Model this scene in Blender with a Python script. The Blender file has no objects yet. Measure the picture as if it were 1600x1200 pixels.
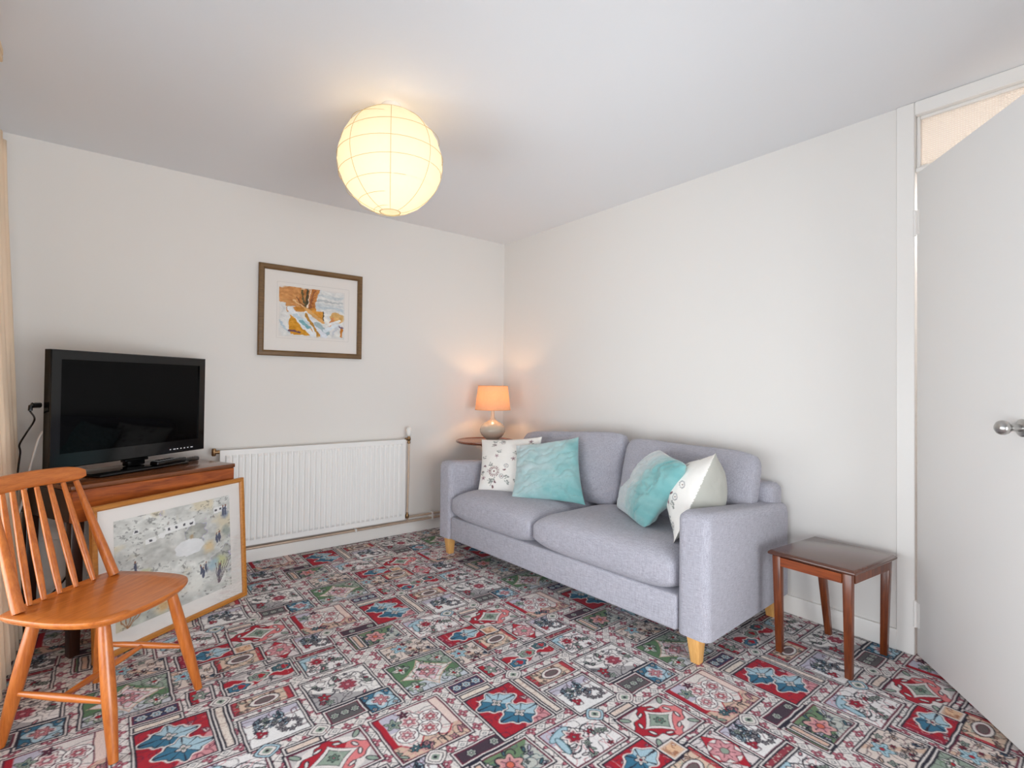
import bpy, bmesh, math, random
import numpy as np
from mathutils import Vector, Matrix, noise as mnoise

R = math.radians
random.seed(7)
scene = bpy.context.scene
col = scene.collection
H = 2.32                      # ceiling height
XL, YB = -3.12, -4.40         # window wall (left), wall behind the camera

# ------------------------------------------------------------------ camera
YAW, PITCH, ROLL, FPX = 0.6665, 0.0143, 0.0107, 802.5
fw = Vector((math.sin(YAW) * math.cos(PITCH), math.cos(YAW) * math.cos(PITCH), math.sin(PITCH)))
rt0 = Vector((math.cos(YAW), -math.sin(YAW), 0))
up0 = rt0.cross(fw)
rt = rt0 * math.cos(ROLL) + up0 * math.sin(ROLL)
up = up0 * math.cos(ROLL) - rt0 * math.sin(ROLL)
cam_data = bpy.data.cameras.new('camera')
cam = bpy.data.objects.new('camera', cam_data)
col.objects.link(cam)
m3 = Matrix((rt, up, -fw)).transposed()
cam.matrix_world = Matrix.Translation((-2.6644, -3.5089, 1.1026)) @ m3.to_4x4()
cam_data.sensor_fit = 'HORIZONTAL'
cam_data.sensor_width = 36
cam_data.lens = FPX / 1600 * 36
cam_data.shift_y = (592 - 600) / 1600
cam_data.clip_start = 0.02
scene.camera = cam

# ------------------------------------------------------------------ world, daylight, exposure
scene.view_settings.view_transform = 'Standard'
scene.view_settings.look = 'None'
scene.view_settings.gamma = 1
scene.view_settings.use_curve_mapping = False
scene.view_settings.exposure = 0.0
world = bpy.data.worlds.new('sky')
scene.world = world
world.use_nodes = True
bgn = world.node_tree.nodes['Background']
bgn.inputs[0].default_value = (0.80, 0.90, 1.0, 1)
bgn.inputs[1].default_value = 1.0

def area_light(name, loc, rot, sx, sy, power, color):
    d = bpy.data.lights.new(name, 'AREA')
    d.shape = 'RECTANGLE'; d.size = sx; d.size_y = sy
    d.energy = power; d.color = color
    o = bpy.data.objects.new(name, d)
    o.location = loc; o.rotation_euler = rot
    col.objects.link(o)
    return o
# daylight through the left window; added fill through an added window behind the camera
area_light('daylight_left_window', (XL - 0.35, -2.68, 0.66), (0, R(-90), 0), 0.92, 3.2, 59, (0.92, 0.97, 1.0))
area_light('added_back_fill', (-2.05, YB - 0.40, 0.66), (R(90), 0, 0), 1.8, 1.0, 84, (0.94, 0.98, 1.0))

scene.cycles.max_bounces = 16
scene.cycles.diffuse_bounces = 12

# ------------------------------------------------------------------ helpers
def lin(c):
    c = np.asarray(c, float) / 255.0
    return np.where(c <= 0.04045, c / 12.92, ((c + 0.055) / 1.055) ** 2.4)

def rgb(*c):
    return tuple(float(v) for v in lin(c)) + (1.0,)

def tag(o, label=None, cat=None, group=None, kind=None):
    if label: o['label'] = label
    if cat: o['category'] = cat
    if group: o['group'] = group
    if kind: o['kind'] = kind
    return o

def thing(name, label, cat, loc=(0, 0, 0), rotz=0.0, group=None):
    o = bpy.data.objects.new(name, None)
    o.empty_display_size = 0.1
    o.location = loc; o.rotation_euler = (0, 0, rotz)
    col.objects.link(o)
    return tag(o, label, cat, group)

def link_mesh(name, me, m, parent=None, smooth=40):
    if smooth:
        me.shade_smooth()
        me.set_sharp_from_angle(angle=R(smooth))
    if m: me.materials.append(m)
    o = bpy.data.objects.new(name, me)
    col.objects.link(o)
    if parent: o.parent = parent
    return o

def obj(name, bm, m, parent=None, smooth=40):
    bmesh.ops.recalc_face_normals(bm, faces=bm.faces[:])
    me = bpy.data.meshes.new(name)
    bm.to_mesh(me); bm.free()
    return link_mesh(name, me, m, parent, smooth)

def struct(name, bm, m, parent=None, smooth=0):
    o = obj(name, bm, m, parent, smooth)
    if not parent: o['kind'] = 'structure'
    return o

def merge(bm, b2, mat=None):
    if mat is not None: bmesh.ops.transform(b2, matrix=mat, verts=b2.verts[:])
    me = bpy.data.meshes.new('tmp'); b2.to_mesh(me); b2.free()
    bm.from_mesh(me); bpy.data.meshes.remove(me)

def box(bm, lo, hi, bev=0.0, seg=2, mat=None):
    b = bmesh.new()
    bmesh.ops.create_cube(b, size=1)
    s = [hi[i] - lo[i] for i in range(3)]; c = [(hi[i] + lo[i]) / 2 for i in range(3)]
    bmesh.ops.transform(b, matrix=Matrix.Translation(c) @ Matrix.Diagonal((*s, 1)), verts=b.verts[:])
    if bev > 0:
        bmesh.ops.bevel(b, geom=b.edges[:], offset=min(bev, min(s) * 0.49), segments=seg, affect='EDGES', profile=0.5)
    merge(bm, b, mat)
    return bm

def ring_loft(bm, rings, closed=True, cap=True, ccap=True):
    """rings: lists of equally many points"""
    vs = [[bm.verts.new(p) for p in r] for r in rings]
    n = len(vs[0])
    for a, b in zip(vs[:-1], vs[1:]):
        for i in range(n if closed else n - 1):
            j = (i + 1) % n
            bm.faces.new((a[i], a[j], b[j], b[i]))
    if cap: bm.faces.new(vs[0][::-1])
    if ccap: bm.faces.new(vs[-1])
    return vs

def tube(bm, pts, rad, n=10, cap=True):
    """round bar through pts, rad a number or a list"""
    pts = [Vector(p) for p in pts]
    if not hasattr(rad, '__len__'): rad = [rad] * len(pts)
    rings = []
    ref = None
    for i, p in enumerate(pts):
        t = (pts[min(i + 1, len(pts) - 1)] - pts[max(i - 1, 0)]).normalized()
        if ref is None:
            ref = Vector((0, 0, 1)) if abs(t.z) < 0.9 else Vector((1, 0, 0))
        u = (ref - t * ref.dot(t)).normalized(); w = t.cross(u); ref = u
        rings.append([p + (u * math.cos(2 * math.pi * k / n) + w * math.sin(2 * math.pi * k / n)) * rad[i] for k in range(n)])
    ring_loft(bm, rings, True, cap, cap)
    return bm

def spline(pts, sub=6):
    P = [Vector(p) for p in pts]
    P = [P[0] * 2 - P[1]] + P + [P[-1] * 2 - P[-2]]
    out = []
    for i in range(1, len(P) - 2):
        for k in range(sub):
            t = k / sub
            a, b, c, d = P[i - 1:i + 3]
            out.append(0.5 * ((2 * b) + (c - a) * t + (2 * a - 5 * b + 4 * c - d) * t * t + (3 * b - a - 3 * c + d) * t ** 3))
    out.append(P[-2])
    return out

def lathe(bm, prof, n=32, center=(0, 0, 0), cap=True):
    c = Vector(center)
    rings = [[c + Vector((r * math.cos(2 * math.pi * k / n), r * math.sin(2 * math.pi * k / n), z)) for k in range(n)] for r, z in prof]
    ring_loft(bm, rings, True, cap, cap)
    return bm

def taper_leg(bm, top, bot, wt, wb):
    """square leg between two centre points"""
    rings = []
    for p, w in ((bot, wb), (top, wt)):
        if not hasattr(w, '__len__'): w = (w, w)
        x, y, z = p
        rings.append([(x - w[0] / 2, y - w[1] / 2, z), (x + w[0] / 2, y - w[1] / 2, z), (x + w[0] / 2, y + w[1] / 2, z), (x - w[0] / 2, y + w[1] / 2, z)])
    b = bmesh.new(); ring_loft(b, rings)
    bmesh.ops.bevel(b, geom=b.edges[:], offset=0.0025, segments=2, affect='EDGES', profile=0.5)
    merge(bm, b)
    return bm

def set_colors(me, cols):
    """cols: (nverts,3) linear"""
    a = me.color_attributes.new('Col', 'FLOAT_COLOR', 'POINT')
    full = np.ones((len(me.vertices), 4), np.float32)
    full[:, :3] = cols
    a.data.foreach_set('color', full.ravel())

def grid_mesh(name, P, wrap=False):
    """P: (ny,nx,3) array -> mesh of quads, fast"""
    ny, nx = P.shape[:2]
    me = bpy.data.meshes.new(name)
    idx = np.arange(ny * nx).reshape(ny, nx)
    q = np.stack([idx[:-1, :-1], idx[:-1, 1:], idx[1:, 1:], idx[1:, :-1]], -1).reshape(-1, 4)
    me.vertices.add(ny * nx); me.vertices.foreach_set('co', P.astype(np.float32).ravel())
    me.loops.add(q.size); me.loops.foreach_set('vertex_index', q.astype(np.int32).ravel())
    me.polygons.add(len(q)); me.polygons.foreach_set('loop_start', np.arange(0, q.size, 4, dtype=np.int32))
    me.update(calc_edges=True); me.validate()
    return me

# vectorised value noise
def _h(ix, iy, s):
    n = (ix.astype(np.int64) * 374761393 + iy.astype(np.int64) * 668265263 + s * 974634777) & 0xffffffff
    n = ((n ^ (n >> 13)) * 1274126177) & 0xffffffff
    return ((n ^ (n >> 16)) & 0xffff) / 65535.0
def vnoise(x, y, s=0):
    x = np.asarray(x, float); y = np.asarray(y, float)
    ix = np.floor(x); iy = np.floor(y); fx = x - ix; fy = y - iy
    fx = fx * fx * (3 - 2 * fx); fy = fy * fy * (3 - 2 * fy)
    a = _h(ix, iy, s); b = _h(ix + 1, iy, s); c = _h(ix, iy + 1, s); d = _h(ix + 1, iy + 1, s)
    return (a * (1 - fx) + b * fx) * (1 - fy) + (c * (1 - fx) + d * fx) * fy
def fbm(x, y, s=0, o=4):
    t = 0; a = 0.5
    for k in range(o):
        t = t + a * vnoise(x * 2 ** k, y * 2 ** k, s + k); a *= 0.5
    return t / (1 - 0.5 ** o)

# ------------------------------------------------------------------ materials
def new_mat(name):
    m = bpy.data.materials.new(name); m.use_nodes = True
    nt = m.node_tree
    return m, nt, nt.nodes['Principled BSDF']

def N(nt, t, **kw):
    n = nt.nodes.new(t)
    for k, v in kw.items():
        if k in n.inputs: n.inputs[k].default_value = v
        else: setattr(n, k, v)
    return n

def plain(name, c, rough=0.5, metal=0.0, var=0.06, scale=8.0, bump=0.0, bscale=200.0, coat=0.0, spec=0.5, sheen=0.0):
    m, nt, b = new_mat(name)
    tc = N(nt, 'ShaderNodeTexCoord')
    no = N(nt, 'ShaderNodeTexNoise'); no.inputs['Scale'].default_value = scale; no.inputs['Detail'].default_value = 4
    nt.links.new(tc.outputs['Object'], no.inputs['Vector'])
    mp = N(nt, 'ShaderNodeMapRange'); mp.inputs[3].default_value = 1 - var; mp.inputs[4].default_value = 1 + var
    nt.links.new(no.outputs['Fac'], mp.inputs[0])
    mx = N(nt, 'ShaderNodeVectorMath', operation='SCALE'); mx.inputs[0].default_value = rgb(*c)[:3]
    nt.links.new(mp.outputs[0], mx.inputs['Scale'])
    nt.links.new(mx.outputs[0], b.inputs['Base Color'])
    b.inputs['Roughness'].default_value = rough; b.inputs['Metallic'].default_value = metal
    b.inputs['Coat Weight'].default_value = coat; b.inputs['Specular IOR Level'].default_value = spec
    b.inputs['Sheen Weight'].default_value = sheen
    if bump:
        n2 = N(nt, 'ShaderNodeTexNoise'); n2.inputs['Scale'].default_value = bscale; n2.inputs['Detail'].default_value = 3
        nt.links.new(tc.outputs['Object'], n2.inputs['Vector'])
        bp = N(nt, 'ShaderNodeBump'); bp.inputs['Strength'].default_value = bump; bp.inputs['Distance'].default_value = 0.002
        nt.links.new(n2.outputs['Fac'], bp.inputs['Height']); nt.links.new(bp.outputs[0], b.inputs['Normal'])
    return m

def wood(name, dark, light, axis=0, scale=6.0, rough=0.35, coat=0.15, stretch=12.0, contrast=1.0, scratch=None):
    m, nt, b = new_mat(name)
    tc = N(nt, 'ShaderNodeTexCoord'); mapn = N(nt, 'ShaderNodeMapping')
    s = [stretch, stretch, stretch]; s[axis] = 1.0
    mapn.inputs['Scale'].default_value = s
    nt.links.new(tc.outputs['Object'], mapn.inputs['Vector'])
    n1 = N(nt, 'ShaderNodeTexNoise'); n1.inputs['Scale'].default_value = scale; n1.inputs['Detail'].default_value = 6; n1.inputs['Roughness'].default_value = 0.6; n1.inputs['Distortion'].default_value = 0.4
    n2 = N(nt, 'ShaderNodeTexNoise'); n2.inputs['Scale'].default_value = scale * 5; n2.inputs['Detail'].default_value = 2
    for n in (n1, n2): nt.links.new(mapn.outputs[0], n.inputs['Vector'])
    mix = N(nt, 'ShaderNodeMath', operation='MULTIPLY_ADD'); mix.inputs[1].default_value = 0.35
    nt.links.new(n2.outputs['Fac'], mix.inputs[0]); nt.links.new(n1.outputs['Fac'], mix.inputs[2])
    cr = N(nt, 'ShaderNodeValToRGB')
    cr.color_ramp.elements[0].position = 0.67 - 0.22 * contrast; cr.color_ramp.elements[0].color = rgb(*dark)
    cr.color_ramp.elements[1].position = 0.67 + 0.2 * contrast; cr.color_ramp.elements[1].color = rgb(*light)
    nt.links.new(mix.outputs[0], cr.inputs[0])
    out = cr.outputs[0]
    if scratch:
        v = N(nt, 'ShaderNodeTexNoise'); v.inputs['Scale'].default_value = 26; v.inputs['Detail'].default_value = 5
        nt.links.new(tc.outputs['Object'], v.inputs['Vector'])
        r2 = N(nt, 'ShaderNodeValToRGB'); r2.color_ramp.elements[0].position = 0.70; r2.color_ramp.elements[0].color = (0, 0, 0, 1)
        r2.color_ramp.elements[1].position = 0.76; r2.color_ramp.elements[1].color = (1, 1, 1, 1)
        nt.links.new(v.outputs['Fac'], r2.inputs[0])
        mm = N(nt, 'ShaderNodeMix', data_type='RGBA')
        nt.links.new(r2.outputs[0], mm.inputs[0]); nt.links.new(out, mm.inputs[6]); mm.inputs[7].default_value = rgb(*scratch)
        out = mm.outputs[2]
    nt.links.new(out, b.inputs['Base Color'])
    b.inputs['Roughness'].default_value = rough; b.inputs['Coat Weight'].default_value = coat; b.inputs['Coat Roughness'].default_value = 0.15
    bp = N(nt, 'ShaderNodeBump'); bp.inputs['Strength'].default_value = 0.12; bp.inputs['Distance'].default_value = 0.001
    nt.links.new(n2.outputs['Fac'], bp.inputs['Height']); nt.links.new(bp.outputs[0], b.inputs['Normal'])
    return m

def fabric(name, c, c2, scale=420.0, rough=0.95, sheen=0.25, bump=0.35):
    """plain weave: two crossed wave textures plus slub"""
    m, nt, b = new_mat(name)
    tc = N(nt, 'ShaderNodeTexCoord')
    slub = []
    for sx in ((1, 14, 14), (14, 1, 14), (14, 14, 1)):
        mp = N(nt, 'ShaderNodeMapping'); mp.inputs['Scale'].default_value = sx
        nt.links.new(tc.outputs['Object'], mp.inputs['Vector'])
        n = N(nt, 'ShaderNodeTexNoise'); n.inputs['Scale'].default_value = scale / 14; n.inputs['Detail'].default_value = 2
        nt.links.new(mp.outputs[0], n.inputs['Vector']); slub.append(n)
    a1 = N(nt, 'ShaderNodeMath', operation='ADD'); nt.links.new(slub[0].outputs['Fac'], a1.inputs[0]); nt.links.new(slub[1].outputs['Fac'], a1.inputs[1])
    a2 = N(nt, 'ShaderNodeMath', operation='ADD'); nt.links.new(a1.outputs[0], a2.inputs[0]); nt.links.new(slub[2].outputs['Fac'], a2.inputs[1])
    mr = N(nt, 'ShaderNodeMapRange'); mr.inputs[1].default_value = 1.15; mr.inputs[2].default_value = 1.85
    nt.links.new(a2.outputs[0], mr.inputs[0])
    mx = N(nt, 'ShaderNodeMix', data_type='RGBA'); mx.inputs[6].default_value = rgb(*c); mx.inputs[7].default_value = rgb(*c2)
    nt.links.new(mr.outputs[0], mx.inputs[0]); nt.links.new(mx.outputs[2], b.inputs['Base Color'])
    b.inputs['Roughness'].default_value = rough; b.inputs['Sheen Weight'].default_value = sheen; b.inputs['Specular IOR Level'].default_value = 0.15
    bp = N(nt, 'ShaderNodeBump'); bp.inputs['Strength'].default_value = bump; bp.inputs['Distance'].default_value = 0.002
    nt.links.new(mr.outputs[0], bp.inputs['Height']); nt.links.new(bp.outputs[0], b.inputs['Normal'])
    return m

def painted(name, rough=0.9, sheen=0.0, bump=0.0, bscale=600, spec=0.3):
    """colour printed or woven into the surface, read from the mesh's own colours, with a fine grain"""
    m, nt, b = new_mat(name)
    at = N(nt, 'ShaderNodeVertexColor', layer_name='Col')
    tc = N(nt, 'ShaderNodeTexCoord')
    no = N(nt, 'ShaderNodeTexNoise'); no.inputs['Scale'].default_value = bscale; no.inputs['Detail'].default_value = 3
    nt.links.new(tc.outputs['Object'], no.inputs['Vector'])
    mp = N(nt, 'ShaderNodeMapRange'); mp.inputs[3].default_value = 0.86; mp.inputs[4].default_value = 1.12
    nt.links.new(no.outputs['Fac'], mp.inputs[0])
    mx = N(nt, 'ShaderNodeVectorMath', operation='SCALE')
    nt.links.new(at.outputs['Color'], mx.inputs[0]); nt.links.new(mp.outputs[0], mx.inputs['Scale'])
    nt.links.new(mx.outputs[0], b.inputs['Base Color'])
    b.inputs['Roughness'].default_value = rough; b.inputs['Sheen Weight'].default_value = sheen; b.inputs['Specular IOR Level'].default_value = spec
    if bump:
        bp = N(nt, 'ShaderNodeBump'); bp.inputs['Strength'].default_value = bump; bp.inputs['Distance'].default_value = 0.003
        nt.links.new(no.outputs['Fac'], bp.inputs['Height']); nt.links.new(bp.outputs[0], b.inputs['Normal'])
    return m

def emitter(name, c, s):
    m = bpy.data.materials.new(name); m.use_nodes = True
    nt = m.node_tree; nt.nodes.clear()
    o = N(nt, 'ShaderNodeOutputMaterial'); e = N(nt, 'ShaderNodeEmission')
    e.inputs[0].default_value = (*c, 1); e.inputs[1].default_value = s
    nt.links.new(e.outputs[0], o.inputs[0])
    return m

def translucent(name, c, t=0.6, weave=0.0, ct=None):
    """thin paper or cloth that lets light through"""
    m = bpy.data.materials.new(name); m.use_nodes = True
    nt = m.node_tree; nt.nodes.clear()
    o = N(nt, 'ShaderNodeOutputMaterial'); a = N(nt, 'ShaderNodeBsdfDiffuse'); b = N(nt, 'ShaderNodeBsdfTranslucent'); x = N(nt, 'ShaderNodeMixShader')
    tc = N(nt, 'ShaderNodeTexCoord'); no = N(nt, 'ShaderNodeTexNoise'); no.inputs['Scale'].default_value = 60; no.inputs['Detail'].default_value = 5
    nt.links.new(tc.outputs['Object'], no.inputs['Vector'])
    mp = N(nt, 'ShaderNodeMapRange'); mp.inputs[3].default_value = 1 - weave; mp.inputs[4].default_value = 1.0
    nt.links.new(no.outputs['Fac'], mp.inputs[0])
    for sh, cc in ((a, c), (b, ct or c)):
        mx = N(nt, 'ShaderNodeVectorMath', operation='SCALE'); mx.inputs[0].default_value = rgb(*cc)[:3]
        nt.links.new(mp.outputs[0], mx.inputs['Scale']); nt.links.new(mx.outputs[0], sh.inputs[0])
    x.inputs[0].default_value = t
    nt.links.new(a.outputs[0], x.inputs[1]); nt.links.new(b.outputs[0], x.inputs[2]); nt.links.new(x.outputs[0], o.inputs[0])
    return m

def pane_glass(name, refl=0.06, tint=(255, 255, 255)):
    m = bpy.data.materials.new(name); m.use_nodes = True
    nt = m.node_tree; nt.nodes.clear()
    o = N(nt, 'ShaderNodeOutputMaterial'); t = N(nt, 'ShaderNodeBsdfTransparent'); g = N(nt, 'ShaderNodeBsdfGlossy'); x = N(nt, 'ShaderNodeMixShader')
    t.inputs[0].default_value = rgb(*tint); g.inputs['Roughness'].default_value = 0.02
    f = N(nt, 'ShaderNodeFresnel'); f.inputs[0].default_value = 1.45
    ml = N(nt, 'ShaderNodeMath', operation='MULTIPLY'); ml.inputs[1].default_value = refl / 0.04 
    nt.links.new(f.outputs[0], ml.inputs[0]); ml.use_clamp = True
    nt.links.new(ml.outputs[0], x.inputs[0]); nt.links.new(t.outputs[0], x.inputs[1]); nt.links.new(g.outputs[0], x.inputs[2]); nt.links.new(x.outputs[0], o.inputs[0])
    return m

M = {}
M['wall'] = plain('wall_paint', (230, 227, 223), 0.9, var=0.012, scale=1.2, bump=0.06, bscale=90, spec=0.2)
M['ceiling'] = plain('ceiling_paint', (232, 233, 235), 0.95, var=0.012, scale=1.0, bump=0.08, bscale=60, spec=0.1)
M['gloss'] = plain('white_gloss_paint', (236, 233, 229), 0.35, var=0.015, scale=3, spec=0.4)
M['door'] = plain('door_paint', (233, 231, 228), 0.45, var=0.012, scale=1.5, spec=0.35)
M['radiator'] = plain('radiator_enamel', (238, 237, 235), 0.35, var=0.008, spec=0.4)
M['carpet'] = painted('patterned_carpet', 1.0, 0.1, 0.6, 900, 0.05)
M['carpet_plain'] = plain('hall_carpet', (120, 100, 100), 1.0, var=0.2, scale=60)
M['sofa'] = fabric('grey_sofa_weave', (148, 146, 156), (188, 187, 197), 460, 0.95, 0.15, 0.4)
M['beech'] = wood('pale_oak_leg', (206, 150, 84), (228, 176, 108), 2, 8, 0.4, 0.1)
M['teak'] = wood('honey_teak', (172, 88, 28), (206, 120, 50), 0, 7, 0.34, 0.25, 10, 1.0)
M['teak_y'] = wood('honey_teak_across', (172, 88, 28), (206, 120, 50), 1, 7, 0.34, 0.25, 10, 1.0)
M['teak_z'] = wood('honey_teak_upright', (164, 82, 25), (202, 116, 47), 2, 7, 0.34, 0.25, 10, 1.0)
M['walnut'] = wood('dark_cabinet_wood', (112, 46, 14), (186, 98, 38), 0, 4, 0.3, 0.25, 9, 1.0, scratch=(196, 128, 74))
M['walnut_top'] = wood('cabinet_top_wood', (86, 44, 20), (134, 78, 40), 0, 4, 0.25, 0.3, 9, 1.0)
M['walnut_leg'] = wood('cabinet_leg_wood', (34, 16, 10), (58, 28, 16), 2, 5, 0.35, 0.2)
M['mahogany'] = wood('mahogany_leg', (76, 30, 10), (128, 62, 22), 2, 6, 0.28, 0.3)
M['mahogany_x'] = wood('mahogany_apron', (104, 42, 12), (156, 74, 24), 1, 6, 0.28, 0.3)
M['mahogany_top'] = wood('mahogany_top', (66, 34, 22), (100, 58, 42), 1, 3, 0.2, 0.5, 8)
M['rosewood'] = wood('rosewood', (96, 44, 24), (140, 76, 46), 0, 5, 0.2, 0.5)
M['frame_gold'] = wood('brown_gilt_frame', (92, 66, 36), (124, 92, 52), 0, 9, 0.4, 0.1)
M['frame_oak'] = wood('oak_frame', (168, 104, 36), (196, 130, 54), 0, 9, 0.4, 0.1)
M['mount'] = plain('mount_board', (236, 231, 226), 0.95, var=0.008)
M['art'] = painted('printed_artwork', 0.9, 0, 0.05, 900)
M['print'] = painted('printed_cotton', 0.95, 0.1, 0.15, 700)
M['velvet'] = painted('velvet', 0.8, 0.5, 0.25, 500)
M['black'] = plain('black_plastic', (14, 14, 15), 0.25, var=0.05, spec=0.5, coat=0.2)
M['black_gloss'] = plain('gloss_black_bezel', (10, 10, 11), 0.1, var=0.02, spec=0.35, coat=0.1)
M['screen'] = plain('screen_glass', (4, 4, 5), 0.03, var=0.0, spec=0.10)
M['brass'] = plain('aged_brass', (150, 118, 84), 0.35, 0.9, 0.15, 40)
M['copper'] = plain('dull_copper_pipe', (204, 182, 162), 0.4, 0.35, 0.12, 20)
M['steel'] = plain('brushed_steel', (190, 188, 185), 0.28, 1.0, 0.04, 30)
M['white_plastic'] = plain('white_plastic', (232, 230, 226), 0.4, var=0.01)
M['grey_plastic'] = plain('silver_plastic', (150, 150, 152), 0.3, 0.4, 0.03)
M['cream_ceramic'] = plain('cream_ceramic', (196, 186, 170), 0.25, var=0.03, coat=0.3)
M['ivory'] = plain('ivory_curtain_rail', (226, 196, 156), 0.5, var=0.05)
M['paper'] = translucent('rice_paper', (252, 248, 238), 0.55, 0.06, (255, 247, 226))
M['shade'] = translucent('linen_shade', (222, 190, 160), 0.30, 0.15, (214, 158, 112))
M['wire'] = plain('paper_covered_wire', (200, 184, 140), 0.9, var=0.03)
M['curtain'] = translucent('cream_curtain', (254, 240, 220), 0.4, 0.02)
M['glass'] = pane_glass('window_glass', 0.05)
M['picglass'] = pane_glass('picture_glass', 0.010)
M['bulb'] = emitter('lit_bulb', (1.0, 0.65, 0.36), 52)
M['bulb2'] = emitter('lit_lamp_bulb', (1.0, 0.55, 0.25), 115)
M['trimband'] = plain('shade_trim', (206, 160, 120), 0.9)
M['marks'] = plain('white_button_marks', (215, 215, 220), 0.5)

# ribbed glass over the door
def ribbed():
    m = bpy.data.materials.new('patterned_glass'); m.use_nodes = True
    nt = m.node_tree; nt.nodes.clear()
    o = N(nt, 'ShaderNodeOutputMaterial'); t = N(nt, 'ShaderNodeBsdfTranslucent'); g = N(nt, 'ShaderNodeBsdfGlossy'); x = N(nt, 'ShaderNodeMixShader')
    d = N(nt, 'ShaderNodeBsdfDiffuse'); x2 = N(nt, 'ShaderNodeMixShader')
    tc = N(nt, 'ShaderNodeTexCoord')
    w = []
    for ax in ('Y', 'Z'):
        wv = N(nt, 'ShaderNodeTexWave', wave_type='BANDS', bands_direction=ax); wv.inputs['Scale'].default_value = 36
        nt.links.new(tc.outputs['Object'], wv.inputs['Vector']); w.append(wv)
    ad = N(nt, 'ShaderNodeMath', operation='MULTIPLY'); nt.links.new(w[0].outputs['Fac'], ad.inputs[0]); nt.links.new(w[1].outputs['Fac'], ad.inputs[1])
    bp = N(nt, 'ShaderNodeBump'); bp.inputs['Strength'].default_value = 0.6; bp.inputs['Distance'].default_value = 0.003
    nt.links.new(ad.outputs[0], bp.inputs['Height'])
    mr = N(nt, 'ShaderNodeMix', data_type='RGBA'); mr.inputs[6].default_value = rgb(242, 234, 226); mr.inputs[7].default_value = rgb(255, 251, 246)
    nt.links.new(ad.outputs[0], mr.inputs[0])
    for s in (t, d): nt.links.new(mr.outputs[2], s.inputs[0])
    for s in (t, g, d): nt.links.new(bp.outputs[0], s.inputs['Normal'])
    g.inputs['Roughness'].default_value = 0.2
    x2.inputs[0].default_value = 0.35; nt.links.new(t.outputs[0], x2.inputs[1]); nt.links.new(d.outputs[0], x2.inputs[2])
    x.inputs[0].default_value = 0.06; nt.links.new(x2.outputs[0], x.inputs[1]); nt.links.new(g.outputs[0], x.inputs[2]); nt.links.new(x.outputs[0], o.inputs[0])
    return m
M['ribbed'] = ribbed()

# ------------------------------------------------------------------ room shell
T = 0.12
def slab(name, *boxes, m='wall'):
    bm = bmesh.new()
    for lo, hi in boxes: box(bm, lo, hi)
    return struct(name, bm, M[m])
DY0, DY1 = -2.865, -3.62      # door opening in the right wall
slab('ceiling', ((XL - T, YB - T, H), (2.2, T, H + 0.1)), m='ceiling')
slab('wall_back', ((XL - T, 0, -0.02), (2.2, T, H)))
slab('wall_right', ((0, -2.80, -0.02), (T, 0, H)), ((0, YB - T, -0.02), (T, -3.69, H)))
WY0, WY1, WZ0, WZ1 = -4.25, -1.05, 0.14, 2.16
slab('wall_left', ((XL - T, YB, -0.02), (XL, WY0, H)), ((XL - T, WY1, -0.02), (XL, 0, H)),
     ((XL - T, WY0, -0.02), (XL, WY1, WZ0)), ((XL - T, WY0, WZ1), (XL, WY1, H)))
BX0, BX1, BZ0, BZ1 = -2.95, -1.15, 0.12, 2.16
slab('wall_front', ((XL - T, YB - T, -0.02), (BX0, YB, H)), ((BX1, YB - T, -0.02), (0, YB, H)),
     ((BX0, YB - T, -0.02), (BX1, YB, BZ0)), ((BX0, YB - T, BZ1), (BX1, YB, H)))
# the hall beyond the door
slab('wall_hall', ((1.25, -4.4, -0.02), (1.35, -1.9, H)), ((T, -1.9, -0.02), (1.35, -1.8, H)), ((T, -4.5, -0.02), (1.35, -4.4, H)))
slab('floor_hall', ((T, -4.5, -0.06), (1.35, -1.8, 0.0)), m='carpet_plain')

def window(name, axis, a0, a1, z0, z1, p0, p1):
    """frame with two mullions and a transom in a wall opening; panes are children"""
    fr = bmesh.new()
    def bb(u0, u1, za, zb, d0=p0, d1=p1):
        return ((d0, u0, za), (d1, u1, zb)) if axis == 'x' else ((u0, d0, za), (u1, d1, zb))
    w = 0.05
    for q in (bb(a0, a1, z0, z0 + w), bb(a0, a1, z1 - w, z1), bb(a0, a0 + w, z0 + w, z1 - w), bb(a1 - w, a1, z0 + w, z1 - w)): box(fr, *q, 0.004, 1)
    n = 3; st = (a1 - a0 - w) / n
    for k in range(1, n): box(fr, *bb(a0 + k * st, a0 + k * st + w, z0 + w, z1 - w), 0.004, 1)
    o = struct(name, fr, M['gloss'])
    for k in range(n):
        g = bmesh.new(); mid = (p0 + p1) / 2
        box(g, *bb(a0 + k * st + w + 0.001, a0 + (k + 1) * st - 0.001, z0 + w + 0.001, z1 - w - 0.001, mid - 0.002, mid + 0.002))
        obj('pane', g, M['glass'], o, 0)
    s = bmesh.new()
    sd = 0.06 if axis == 'x' else 0.06
    box(s, *bb(a0 - 0.03, a1 + 0.03, z0 - 0.03, z0 - 0.002, p1 + 0.001, p1 + 0.08), 0.006, 2)
    obj('sill', s, M['gloss'], o, 40)
    return o
window('window_1', 'x', WY0, WY1, WZ0, WZ1, XL - 0.09, XL - 0.03)
window('added_window_2', 'y', BX0, BX1, BZ0, BZ1, YB - 0.09, YB - 0.03)  # unseen window, added so the fill reaches the back wall

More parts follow.
